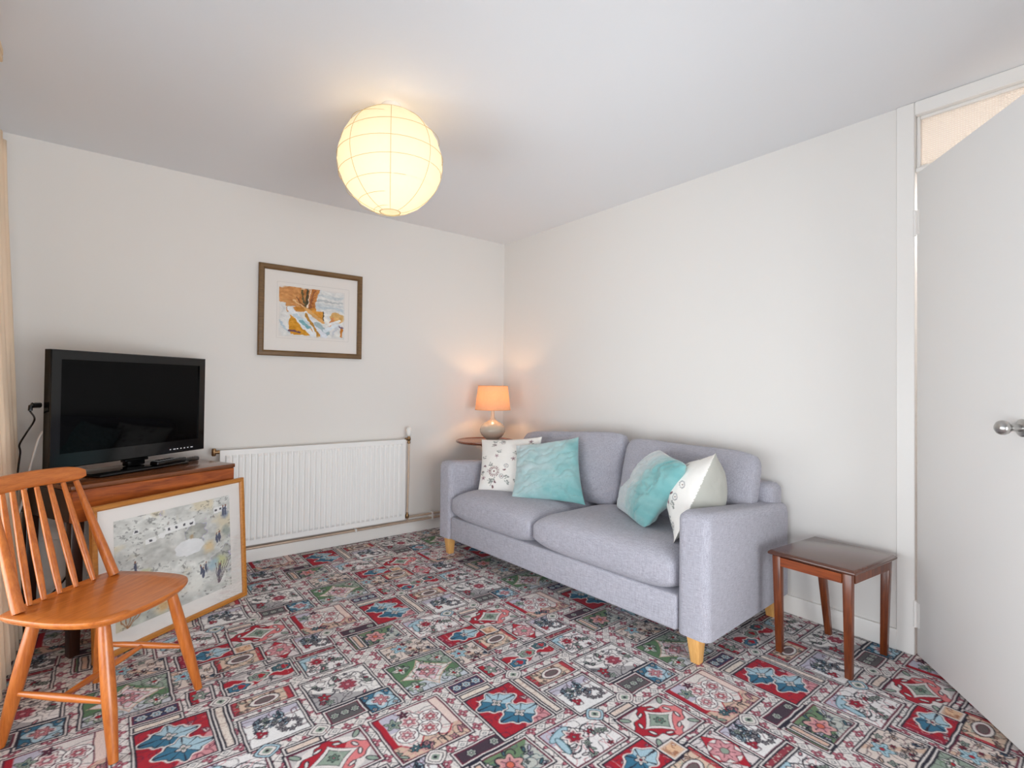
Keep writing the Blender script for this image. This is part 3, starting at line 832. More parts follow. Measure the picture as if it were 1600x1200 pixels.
# ------------------------------------------------------------------ sofa
SO = Vector((-0.825, -2.413, 0)); STH = 3.0
sofa = thing('sofa', 'light grey woven two-seater sofa with pale tapered wooden legs against the right wall', 'sofa', SO, R(90 + STH))
# local x runs along the sofa (from its right arm to its left arm), local -y towards the wall
SL, SD = 1.90, 0.80
def S(l, d, z): return (l, -d, z)
def sw(l, d, z):
    """sofa coordinates to room coordinates"""
    v = Matrix.Rotation(R(90 + STH), 4, 'Z') @ Vector((l, -d, z)) + SO
    return (v.x, v.y, v.z)
def arm(l0, l1):
    bm = bmesh.new()
    b = bmesh.new()
    prof = [(0, 0.11), (0, 0.575), (0.012, 0.597), (0.05, 0.606), (0.25, 0.588), (0.5, 0.565), (0.72, 0.556), (0.78, 0.545), (SD, 0.51), (SD, 0.11)]
    r = []
    for l in (l0, l1): r.append([S(l, d, z) for d, z in prof])
    ring_loft(b, r)
    bmesh.ops.recalc_face_normals(b, faces=b.faces[:])
    ed = [e for e in b.edges if abs(e.verts[0].co.x - e.verts[1].co.x) < 1e-4]
    ed = [e for e in ed if (e.verts[0].co.z + e.verts[1].co.z) > 0.3]
    bmesh.ops.bevel(b, geom=ed, offset=0.036, segments=5, affect='EDGES', profile=0.5)
    merge(bm, b)
    return bm
obj('arm', arm(0.0, 0.14), M['sofa'], sofa, 60)
obj('arm', arm(SL - 0.14, SL), M['sofa'], sofa, 60)
bm = bmesh.new(); box(bm, S(0.1415, SD - 0.02, 0.11), S(SL - 0.1415, 0.006, 0.255), 0.012, 3)
obj('seat_base', bm, M['sofa'], sofa, 60)
bm = bmesh.new(); box(bm, S(0.03, SD, 0.26), S(SL - 0.03, 0.66, 0.645), 0.04, 4)
obj('back_frame', bm, M['sofa'], sofa, 60)
def seat_cushion(l0, l1, seed):
    z0, z1 = 0.335, 0.335
    c = [S(l0, -0.012, z0), S(l1, -0.012, z0), S(l1, 0.62, z0 - 0.01), S(l0, 0.62, z0 - 0.01)]
    return pillow('seat_cushion', c, 0.215, M['sofa'], sofa, 40, 0.012, 5.0, 0.5, 0.006, 3.0, seed, 0.034, rnd=0.04)
# the corner order makes the front face point up
seat_cushion(1.000, 0.146, 3)
seat_cushion(SL - 0.146, 1.005, 5)
def back_cushion(l0, l1, zt0, zt1, seed, t=0.20):
    c = [S(l1, 0.545, 0.395), S(l0, 0.545, 0.395), S(l0, 0.655, zt0), S(l1, 0.655, zt1)]
    return pillow('back_cushion', c, t, M['sofa'], sofa, 44, 0.012, 3.2, 0.5, 0.020, 3.2, seed, 0.026, rnd=0.075, fold=0.006, fang=-0.35 if seed == 11 else 0.4)
back_cushion(0.075, 0.835, 0.79, 0.805, 11)
back_cushion(0.845, SL - 0.165, 0.835, 0.775, 12, 0.19)
for l, d in ((0.075, 0.045), (SL - 0.075, 0.045), (0.06, 0.72), (SL - 0.06, 0.72)):
    bm = bmesh.new(); s = 1 if d < 0.3 else -1
    taper_leg(bm, S(l, d, 0.112), S(l - 0.003, d + 0.002, 0.0), 0.056, 0.036)
    obj('leg', bm, M['beech'], sofa)

# ------------------------------------------------------------------ scatter cushions
CR = np.array((236, 233, 228), float)
def floral(front_seed, back=(176, 175, 167)):
    rd = random.Random(front_seed)
    spots = [(rd.uniform(-0.9, 0.9), rd.uniform(-0.9, 0.9), rd.random(), rd.random() * 6.28) for _ in range(46)]
    def paint(U, V, side):
        C = np.zeros(U.shape + (3,)) + (CR if side == 0 else np.array(back, float))
        C *= (1 + 0.03 * (fbm(U * 5, V * 5, 3) - 0.5))[..., None]
        if side: return C
        def spot(cx, cy, kind, a):
            x, y = U - cx, V - cy
            rr = np.hypot(x, y); th = np.arctan2(y, x) + a
            if kind < 0.5:      # sprig of three leaves
                for k in range(3):
                    px, py = 0.07 * math.cos(a + k * 0.9), 0.07 * math.sin(a + k * 0.9)
                    C[np.hypot((x - px) * 1.0, (y - py) * 1.3) < 0.034] = (150, 152, 148)
                C[(np.abs(x * math.sin(a) - y * math.cos(a)) < 0.010) & (rr < 0.09)] = (140, 146, 140)
            elif kind < 0.7:    # small open flower
                C[(np.abs(rr - 0.065) < 0.014)] = (172, 170, 172); C[rr < 0.02] = (110, 60, 66)
            elif kind < 0.85:
                e = 0.06 * (1 + 0.4 * np.cos(5 * th)); C[rr < e] = (182, 160, 164); C[rr < 0.02] = (96, 44, 52)
            else:
                C[(rr < 0.055) & (np.cos(th) > -0.2)] = (120, 86, 92)
        for s in spots: spot(*s)
        x, y = U + 0.42, V + 0.36
        rr = np.hypot(x, y); th = np.arctan2(y, x)
        C[rr < 0.22] = CR
        C[(rr > 0.10) & (rr < 0.20) & (np.cos(17 * th) > 0.1)] = (112, 52, 60)
        C[rr < 0.03] = (120, 60, 66)
        return C
    return paint
c = [sw(1.655, 0.145, 0.425), sw(1.245, 0.315, 0.425), sw(1.375, 0.445, 0.778), sw(1.79, 0.275, 0.735)]
o = pillow('scatter_cushion', c, 0.13, M['print'], None, 110, 0.07, 2.0, 0.55, 0.006, 5, 3, paint=floral(4))
tag(o, 'white floral print cushion behind the aqua cushion at the left sofa arm', 'cushion', 'scatter cushions on the sofa')
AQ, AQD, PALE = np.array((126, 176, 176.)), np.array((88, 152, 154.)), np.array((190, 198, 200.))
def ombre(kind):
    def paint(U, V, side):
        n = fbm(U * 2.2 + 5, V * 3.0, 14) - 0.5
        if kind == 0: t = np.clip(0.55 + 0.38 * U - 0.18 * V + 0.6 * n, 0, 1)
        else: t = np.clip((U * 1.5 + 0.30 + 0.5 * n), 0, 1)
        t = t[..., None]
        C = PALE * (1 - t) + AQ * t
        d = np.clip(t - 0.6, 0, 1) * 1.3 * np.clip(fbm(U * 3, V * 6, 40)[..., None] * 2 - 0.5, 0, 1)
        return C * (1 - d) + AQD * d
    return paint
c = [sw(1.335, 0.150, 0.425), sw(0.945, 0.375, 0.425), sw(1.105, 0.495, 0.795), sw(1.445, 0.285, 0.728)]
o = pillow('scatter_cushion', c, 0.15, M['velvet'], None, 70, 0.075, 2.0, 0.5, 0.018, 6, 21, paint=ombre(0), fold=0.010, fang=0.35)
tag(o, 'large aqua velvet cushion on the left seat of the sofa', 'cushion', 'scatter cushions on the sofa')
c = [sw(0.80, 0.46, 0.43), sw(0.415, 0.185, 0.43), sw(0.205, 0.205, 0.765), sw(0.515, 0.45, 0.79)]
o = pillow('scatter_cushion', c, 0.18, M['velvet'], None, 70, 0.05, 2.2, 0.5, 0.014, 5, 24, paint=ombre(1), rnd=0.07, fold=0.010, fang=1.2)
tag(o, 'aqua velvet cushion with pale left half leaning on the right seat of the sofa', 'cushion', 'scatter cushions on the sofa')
c = [sw(0.390, 0.450, 0.43), sw(0.225, 0.120, 0.425), sw(0.090, 0.232, 0.828), sw(0.235, 0.535, 0.755)]
o = pillow('scatter_cushion', c, 0.26, M['print'], None, 110, 0.04, 2.0, 0.85, 0.008, 5, 6, paint=floral(9), smooth=30)
tag(o, 'white floral cushion with plain grey back propped against the right arm of the sofa', 'cushion', 'scatter cushions on the sofa')

# ------------------------------------------------------------------ small side table by the door
st = thing('side_table', 'small dark polished wooden side table with a rectangular top beside the door', 'table', (-0.25, -2.645, 0))
TZ = 0.42
def lw(p, o): return (p[0] - o.location.x, p[1] - o.location.y, p[2] - o.location.z)
bm = bmesh.new()
q = [(-0.450, -2.788), (-0.078, -2.820), (-0.058, -2.490), (-0.444, -2.458)]
r = []
for ins, z in ((0.012, TZ - 0.022), (0.0, TZ - 0.017), (0.0, TZ - 0.008), (0.010, TZ)):
    cx, cy = -0.2575, -2.639
    r.append([lw((x + (ins if x < cx else -ins), y + (ins if y < cy else -ins), z), st) for x, y in q])
b = bmesh.new(); ring_loft(b, r); bmesh.ops.bevel(b, geom=[e for e in b.edges], offset=0.002, segments=1, affect='EDGES'); merge(bm, b)
obj('table_top', bm, M['mahogany_top'], st, 30)
legs = [((-0.421, -2.755), (-0.419, -2.758)), ((-0.417, -2.490), (-0.424, -2.502)), ((-0.092, -2.785), (-0.098, -2.779)), ((-0.088, -2.525), (-0.090, -2.566))]
for t, bt in legs:
    bm = bmesh.new(); taper_leg(bm, lw((*t, TZ - 0.022), st), lw((*bt, 0), st), 0.033, 0.025)
    obj('leg', bm, M['mahogany'], st)
def bar(bm, a, b_, h, w, st):
    a = Vector(a); b_ = Vector(b_); dd = (b_ - a); n = Vector((-dd.y, dd.x, 0)).normalized() * w / 2
    r = [[lw(p, st) for p in ((e - n).to_tuple(), (e + n).to_tuple(), (e + n + Vector((0, 0, h))).to_tuple(), (e - n + Vector((0, 0, h))).to_tuple())] for e in (a, b_)]
    ring_loft(bm, r)
    return bm
za = TZ - 0.024 - 0.036
for a, b_, mm in (((-0.432, -2.738, za), (-0.428, -2.508, za), 'mahogany_x'), ((-0.404, -2.766, za), (-0.110, -2.795, za), 'mahogany'), ((-0.400, -2.480, za), (-0.106, -2.515, za), 'mahogany'), ((-0.088, -2.767, za), (-0.082, -2.543, za), 'mahogany_x')):
    obj('apron', bar(bmesh.new(), a, b_, 0.036, 0.016, st), M[mm], st, 0)

# ------------------------------------------------------------------ round lamp table in the corner
rtab = thing('lamp_table', 'round rosewood tripod table in the corner behind the sofa', 'table', (-0.365, -0.260, 0))
bm = bmesh.new(); lathe(bm, [(0.10, 0.662), (0.205, 0.664), (0.222, 0.669), (0.227, 0.676), (0.226, 0.684), (0.219, 0.686), (0.212, 0.681), (0.10, 0.680)], 56)
obj('table_top', bm, M['rosewood'], rtab, 50)
bm = bmesh.new(); lathe(bm, [(0.05, 0.658), (0.05, 0.650), (0.022, 0.630), (0.018, 0.50), (0.024, 0.40), (0.034, 0.33), (0.026, 0.26), (0.034, 0.21), (0.034, 0.16)], 24)
obj('column', bm, M['rosewood'], rtab, 60)
for k in range(3):
    a = 0.5 + k * 2.094
    bm = bmesh.new(); pts = spline([(0.03 * math.cos(a), 0.03 * math.sin(a), 0.20), (0.10 * math.cos(a), 0.10 * math.sin(a), 0.17), (0.15 * math.cos(a), 0.15 * math.sin(a), 0.07), (0.20 * math.cos(a), 0.20 * math.sin(a), 0.014)], 5)
    tube(bm, pts, [0.018 - 0.0004 * i for i in range(len(pts))], 10)
    obj('leg', bm, M['rosewood'], rtab, 60)

# ------------------------------------------------------------------ table lamp
lamp = thing('table_lamp', 'lit table lamp with rounded cream ceramic base and linen shade', 'lamp', (-0.300, -0.264, 0.680))
bm = bmesh.new()
lathe(bm, [(0.040, 0.0), (0.046, 0.004), (0.048, 0.012), (0.062, 0.020), (0.085, 0.040), (0.098, 0.066), (0.099, 0.085), (0.090, 0.110), (0.068, 0.132), (0.038, 0.148), (0.022, 0.162), (0.015, 0.185), (0.013, 0.225), (0.014, 0.232)], 40)
obj('lamp_base', bm, M['cream_ceramic'], lamp, 60)
bm = bmesh.new(); lathe(bm, [(0.012, 0.2325), (0.016, 0.236), (0.016, 0.298), (0.013, 0.306)], 20)
obj('bulb_holder', bm, M['brass'], lamp, 40)
bm = bmesh.new(); bmesh.ops.create_uvsphere(bm, u_segments=16, v_segments=10, radius=0.024)
bmesh.ops.transform(bm, matrix=Matrix.Translation((0, 0, 0.340)), verts=bm.verts[:])
obj('bulb', bm, M['bulb2'], lamp, 60)
bm = bmesh.new()
n = 48
zs = np.linspace(0.238, 0.424, 8)
vs = ring_loft(bm, [[((0.138 - 0.022 * (z - 0.238) / 0.186) * math.cos(2 * math.pi * k / n), (0.138 - 0.022 * (z - 0.238) / 0.186) * math.sin(2 * math.pi * k / n), z) for k in range(n)] for z in zs], True, False, False)
sh = obj('lamp_shade', bm, M['shade'], lamp, 60)
for z, r_ in ((0.238, 0.138), (0.424, 0.116)):
    bm = bmesh.new(); tube(bm, [(r_ * math.cos(2 * math.pi * k / 40), r_ * math.sin(2 * math.pi * k / 40), z) for k in range(41)], 0.0022, 6, False)
    obj('shade_trim', bm, M['trimband'], sh, 60)

# ------------------------------------------------------------------ paper lantern on the ceiling
LX, LY, LZ, LR = -1.713, -1.430, 2.072, 0.221
lan = thing('paper_lantern', 'round white paper lantern hanging lit from the ceiling', 'lamp', (LX, LY, LZ))
bm = bmesh.new()
n = 16
angs = np.linspace(-math.pi / 2 + 0.20, math.pi / 2 - 0.30, 25)
def lr(a): return LR * math.cos(a) * (1.0 + 0.012 * math.cos(2 * a)), LR * math.sin(a) * 1.01
rings = []
for i, a in enumerate(angs):
    r_, z = lr(a)
    k_ = 1.0 - 0.014 * (0.5 - 0.5 * math.cos(2 * math.pi * i / 2.0)) 
    rings.append([(r_ * (0.988 if j % 2 else 1.0) * k_ * math.cos(math.pi * j / n), r_ * (0.988 if j % 2 else 1.0) * k_ * math.sin(math.pi * j / n), z) for j in range(2 * n)])
ring_loft(bm, rings, True, False, False)
obj('paper_shade', bm, M['paper'], lan, 60)
rnd = random.Random(5)
for i, a in enumerate(angs[1:-1:3]):
    r_, z = lr(a); r_ += 0.0012; tl = rnd.uniform(-0.018, 0.018)
    bm = bmesh.new(); tube(bm, [(r_ * math.cos(2 * math.pi * k / 40), r_ * math.sin(2 * math.pi * k / 40), z + tl * math.cos(2 * math.pi * k / 40 + 1)) for k in range(41)], 0.0011, 5, False)
    obj('rib', bm, M['wire'], lan, 60)
for j in range(8):
    th = 0.35 + j * math.pi / 4
    bm = bmesh.new(); tube(bm, [((lr(a)[0] + 0.001) * math.cos(th), (lr(a)[0] + 0.001) * math.sin(th), lr(a)[1]) for a in angs], 0.0011, 5)
    obj('seam', bm, M['wire'], lan, 60)
for a in (angs[0], angs[-1]):
    r_, z = lr(a)
    bm = bmesh.new(); tube(bm, [(r_ * math.cos(2 * math.pi * k / 32), r_ * math.sin(2 * math.pi * k / 32), z) for k in range(33)], 0.0026, 6, False)
    obj('rim', bm, M['wire'], lan, 60)
bm = bmesh.new(); lathe(bm, [(0.042, H - LZ - 0.0005), (0.042, H - LZ - 0.012), (0.034, H - LZ - 0.022), (0.010, H - LZ - 0.028), (0.004, H - LZ - 0.03), (0.004, 0.06)], 32)
obj('ceiling_rose', bm, M['white_plastic'], lan, 40)
bm = bmesh.new(); lathe(bm, [(0.018, 0.06), (0.020, 0.045), (0.020, 0.004), (0.014, -0.010)], 20)
obj('bulb_holder', bm, M['white_plastic'], lan, 40)
bm = bmesh.new(); bmesh.ops.create_uvsphere(bm, u_segments=16, v_segments=10, radius=0.03)
bmesh.ops.transform(bm, matrix=Matrix.Translation((0, 0, -0.040)), verts=bm.verts[:])
obj('bulb', bm, M['bulb'], lan, 60)

# ------------------------------------------------------------------ radiator and pipework
rad = thing('radiator', 'white ribbed panel radiator on the back wall between cabinet and sofa', 'radiator', (-1.55, 0, 0.126))
RX0, RX1, RH = -0.592, 0.598, 0.581       # local extents, height
nf = 33
prof = []
fl_w = (RX1 - RX0 - 0.05) / nf
prof.append((RX0, 0))
for k in range(nf):
    x = RX0 + 0.025 + k * fl_w
    prof += [(x + fl_w * 0.06, 0.0), (x + fl_w * 0.22, 0.009), (x + fl_w * 0.70, 0.009), (x + fl_w * 0.86, 0.0)]
prof.append((RX1, 0))
zr = [0.0, 0.030, 0.046, RH - 0.046, RH - 0.030, RH]
zk = [0, 0, 1, 1, 0, 0]
P = np.zeros((len(zr), len(prof), 3))
for i, z in enumerate(zr):
    for j, (x, d) in enumerate(prof): P[i, j] = (x, -0.092 - d * zk[i], z)
me = grid_mesh('front_panel', P)
link_mesh('front_panel', me, M['radiator'], rad, 25)
bm = bmesh.new(); box(bm, (RX0, -0.0915, 0), (RX1, -0.060, RH), 0.008, 2)
obj('back_panel', bm, M['radiator'], rad)
for x in (-0.42, 0.42):
    for z in (0.10, 0.50):
        bm = bmesh.new(); box(bm, (x - 0.015, -0.0595, z - 0.02), (x + 0.015, -0.0005, z + 0.02)); obj('bracket', bm, M['radiator'], rad)
# thermostatic valve on the right, air vent on the left (children of the radiator)
bm = bmesh.new(); lathe(bm, [(0.012, 0.603), (0.016, 0.606), (0.019, 0.618), (0.020, 0.640), (0.018, 0.658), (0.011, 0.668), (0.002, 0.670)], 20, (0.628, -0.078, 0))
obj('valve_head', bm, M['white_plastic'], rad, 50)
bm = bmesh.new(); lathe(bm, [(0.010, 0.548), (0.012, 0.556), (0.009, 0.568), (0.014, 0.574), (0.014, 0.590), (0.010, 0.594), (0.010, 0.6025)], 14, (0.628, -0.078, 0)); tube(bm, [(0.599, -0.078, 0.582), (0.622, -0.078, 0.582)], 0.010, 12)
obj('valve_body', bm, M['brass'], rad, 40)
bm = bmesh.new(); tube(bm, [(-0.593, -0.078, 0.572), (-0.618, -0.078, 0.572)], 0.011, 12); lathe(bm, [(0.009, 0.55), (0.012, 0.556), (0.012, 0.588), (0.009, 0.594)], 12, (-0.622, -0.078, 0))
obj('air_vent', bm, M['brass'], rad, 40)
bm = bmesh.new(); lathe(bm, [(0.010, 0.005), (0.013, 0.012), (0.013, 0.030), (0.009, 0.036), (0.009, 0.046)], 14, (0.622, -0.078, 0)); tube(bm, [(0.599, -0.078, 0.018), (0.618, -0.078, 0.018)], 0.009, 12)
obj('lockshield', bm, M['brass'], rad, 40)
bm = bmesh.new(); tube(bm, [(0.628, -0.078, 0.548), (0.628, -0.078, 0.30), (0.622, -0.078, 0.047)], 0.0075, 12)
obj('riser_pipe', bm, M['copper'], rad, 60)
pp = thing('heating_pipes', 'pair of dull copper heating pipes running along the skirting under the radiator', 'pipe', (-1.2, -0.03, 0.1))
bm = bmesh.new(); tube(bm, [(-1.4, -0.012, -0.006), (1.15, -0.012, -0.006)], 0.0085, 12)
obj('lower_pipe', bm, M['copper'], pp, 60)
bm = bmesh.new(); tube(bm, spline([(0.272, -0.048, 0.010), (0.285, -0.035, 0.022), (0.31, -0.012, 0.026), (0.6, -0.012, 0.026), (1.15, -0.012, 0.026)], 5), 0.0075, 12)
obj('upper_pipe', bm, M['copper'], pp, 60)
for x in (-0.10, 0.50):
    bm = bmesh.new(); box(bm, (x - 0.007, -0.0245, -0.020), (x + 0.007, 0.0295, 0.006 if x < 0.3 else 0.038), 0.003, 1)
    obj('pipe_clip', bm, M['white_plastic'], pp)

# ------------------------------------------------------------------ framed pictures
def art_panel(name, w, h, paint, m, parent, nx=150, y=0.0):
    ny = int(nx * h / w)
    u, v = np.meshgrid(np.linspace(0, 1, nx), np.linspace(0, 1, ny))
    P = np.stack([(u - 0.5) * w, np.full_like(u, y), (v - 0.5) * h], -1)
    me = grid_mesh(name, P)
    set_colors(me, lin(np.clip(paint(u, v), 0, 255).reshape(-1, 3)))
    return link_mesh(name, me, m, parent, 0)
def frame_mesh(w, h, fwid, dep):
    """mitred frame, front towards -y"""
    bm = bmesh.new()
    prof = [(0, 0), (0, -dep * 0.8), (fwid * 0.15, -dep), (fwid * 0.7, -dep), (fwid * 0.85, -dep * 0.8), (fwid, -dep * 0.7), (fwid, 0)]
    cs = [(-1, -1), (1, -1), (1, 1), (-1, 1)]
    rows = [[bm.verts.new((sx * (w / 2 - a), b, sz * (h / 2 - a))) for sx, sz in cs] for a, b in prof]
    for r0, r1 in zip(rows, rows[1:] + rows[:1]):
        for k in range(4): bm.faces.new((r0[k], r0[(k + 1) % 4], r1[(k + 1) % 4], r1[k]))
    return bm
def seg_d(u, v, a, b):
    ax, ay = a; bx, by = b; dx, dy = bx - ax, by - ay
    t = np.clip(((u - ax) * dx + (v - ay) * dy) / (dx * dx + dy * dy), 0, 1)
    return np.hypot(u - ax - t * dx, v - ay - t * dy)

def paint_autumn(u, v):
    """autumn tree and white sheets blowing over ochre fields"""
    wu, wv = fbm(u * 5, v * 5, 61) - 0.5, fbm(u * 5 + 9, v * 5, 62) - 0.5; fu, fv = fbm(u * 26, v * 26, 63) - 0.5, fbm(u * 26 + 7, v * 26, 64) - 0.5
    u, v = u + 0.10 * wu + 0.035 * fu, v + 0.10 * wv + 0.035 * fv
    C = np.zeros(u.shape + (3,)) + (228, 228, 226)
    n = fbm(u * 9, v * 9, 5); n2 = fbm(u * 30, v * 30, 8)
    C += ((n - 0.5) * 22)[..., None]
    sky = v > 0.55
    wob = 0.03 * (n - 0.5)
    for (y0, sl, cc, w) in ((0.86, 0.02, (196, 206, 210), 0.03), (0.75, 0.10, (166, 174, 178), 0.018), (0.64, -0.03, (184, 200, 210), 0.03), (0.69, 0.05, (200, 208, 212), 0.02)):
        k = (np.abs(v - y0 - sl * (u - 0.6) - wob) < w) & (u > 0.45); C[k] = C[k] * 0.4 + np.array(cc) * 0.6
    fan = (v > 0.56) & (u < 0.60 - 0.15 * (1 - v)) & (u > 0.02) & (v > 0.62 - 0.1 * (u > 0.25) + 0.06 * (u < 0.12))
    t = np.clip(n2 * 1.6 - 0.3, 0, 1)[..., None]
    leaf = np.array((216, 158, 96)) * (1 - t) + np.array((176, 104, 48)) * t
    leaf = np.where((u < 0.3)[..., None], leaf * 0.6 + np.array((232, 178, 122)) * 0.4, leaf)
    C[fan] = leaf[fan]
    field = (v > 0.50) & (v < 0.60) & (u > 0.12) & (u < 0.55); C[field] = np.array((206, 140, 62)) + (n2[field] * 40 - 20)[:, None]
    for a, b, w, cc in (((0.40, 0.98), (0.42, 0.60), 0.022, (84, 74, 52)), ((0.33, 0.95), (0.40, 0.62), 0.012, (106, 92, 60)), ((0.26, 0.80), (0.40, 0.62), 0.010, (120, 76, 48)), ((0.46, 0.97), (0.43, 0.6), 0.007, (240, 226, 206)), ((0.52, 0.95), (0.46, 0.6), 0.014, (156, 96, 60)), ((0.22, 0.74), (0.40, 0.60), 0.012, (236, 200, 150))):
        C[seg_d(u, v, a, b) < w] = cc
    mid = (u > 0.50) & (u < 0.66) & (v > 0.30 + (0.66 - u) * 0.9) & (v < 0.56); C[mid] = np.array((218, 152, 62)) + (n2[mid] * 36 - 18)[:, None]
    k = seg_d(u, v, (0.40, 0.60), (0.66, 0.32)) < 0.028; C[k] = (222, 170, 104)
    k = (np.hypot((u - 0.88) / 0.13, (v - 0.46) / 0.1) < 1); C[k] = np.array((222, 178, 112)) + (n2[k] * 30 - 15)[:, None]
    k = seg_d(u, v, (0.80, 0.42), (0.76, 0.27)) < 0.03; C[k] = (220, 150, 92)
    k = (v < 0.42 - (u - 0.16) * 0.75) & (u > 0.15 + 0.04 * (0.5 - v)) & (v > 0.03); C[k] = np.array((216, 152, 44)) + (n2[k] * 46 - 23)[:, None]
    # sheets
    for (a, b, w, cc) in (((0.18, 0.56), (0.30, 0.36), 0.05, (238, 240, 242)), ((0.30, 0.36), (0.52, 0.0), 0.045, (236, 240, 244)), ((0.24, 0.42), (0.42, 0.30), 0.035, (206, 222, 230)), ((0.34, 0.32), (0.44, 0.20), 0.03, (128, 178, 186)), ((0.42, 0.5), (0.56, 0.05), 0.03, (240, 240, 240)), ((0.47, 0.36), (0.70, 0.02), 0.05, (228, 232, 240)), ((0.56, 0.28), (0.74, 0.10), 0.04, (170, 190, 196)), ((0.70, 0.14), (0.92, 0.30), 0.035, (226, 234, 240)), ((0.74, 0.26), (0.92, 0.42), 0.025, (240, 240, 240)), ((0.68, 0.46), (0.74, 0.28), 0.022, (240, 238, 232)), ((0.82, 0.08), (0.92, 0.30), 0.018, (206, 210, 216)), ((0.02, 0.3), (0.16, 0.06), 0.012, (190, 206, 216))):
        C[seg_d(u, v, a, b) < w] = cc
    k = seg_d(u, v, (0.42, 0.46), (0.60, 0.0)) < 0.018; C[k] = (190, 138, 60)
    k = seg_d(u, v, (0.155, 0.12), (0.28, 0.09)) < 0.02; C[k] = (116, 78, 92)
    k = seg_d(u, v, (0.95, 0.26), (0.95, 0.06)) < 0.02; C[k] = (204, 130, 48)
    k = seg_d(u, v, (0.93, 0.28), (0.97, 0.28)) < 0.02; C[k] = (120, 96, 116)
    k = seg_d(u, v, (0.655, 0.56), (0.67, 0.36)) < 0.008; C[k] = (80, 70, 50)
    streak = fbm(u * 14 + v * 30, v * 8 - u * 20, 66) - 0.5
    C = C + (streak * 42)[..., None] * np.array((1.0, 0.95, 0.8))
    edge = np.minimum.reduce([u, 1 - u, v, 1 - v]) + 0.03 * (n2 - 0.5)
    e = np.clip(edge / 0.03, 0, 1)[..., None]
    return C * e + np.array((230, 226, 222)) * (1 - e)

pic = thing('wall_picture', 'painting of an autumn tree and white sheets in a brown frame hung above the radiator', 'picture', (-1.602, -0.004, 1.571))
PW, PH = 0.668, 0.580
obj('picture_frame', frame_mesh(PW, PH, 0.034, 0.022), M['frame_gold'], pic, 20)
bm = bmesh.new(); box(bm, (-PW / 2 + 0.03, -0.008, -PH / 2 + 0.03), (PW / 2 - 0.03, -0.001, PH / 2 - 0.03)); mo = obj('mount', bm, M['mount'], pic, 0)
bm = bmesh.new(); lx0, lx1, lz0, lz1 = -0.225, 0.240, -0.175, 0.185
for lo, hi in (((lx0, -0.0086, lz0), (lx1, -0.0081, lz0 + 0.0016)), ((lx0, -0.0086, lz1), (lx1, -0.0081, lz1 + 0.0016)), ((lx0, -0.0086, lz0), (lx0 + 0.0016, -0.0081, lz1)), ((lx1, -0.0086, lz0), (lx1 + 0.0016, -0.0081, lz1))): box(bm, lo, hi)
obj('mount_line', bm, plain('grey_mount_line', (206, 202, 198), 0.9), mo, 0)
a = art_panel('artwork', 0.425, 0.325, paint_autumn, M['art'], pic, 190); a.location = (0.0, -0.0095, 0.0)
bm = bmesh.new(); box(bm, (-PW / 2 + 0.032, -0.0145, -PH / 2 + 0.032), (PW / 2 - 0.032, -0.0130, PH / 2 - 0.032)); obj('glazing', bm, M['picglass'], pic, 0)

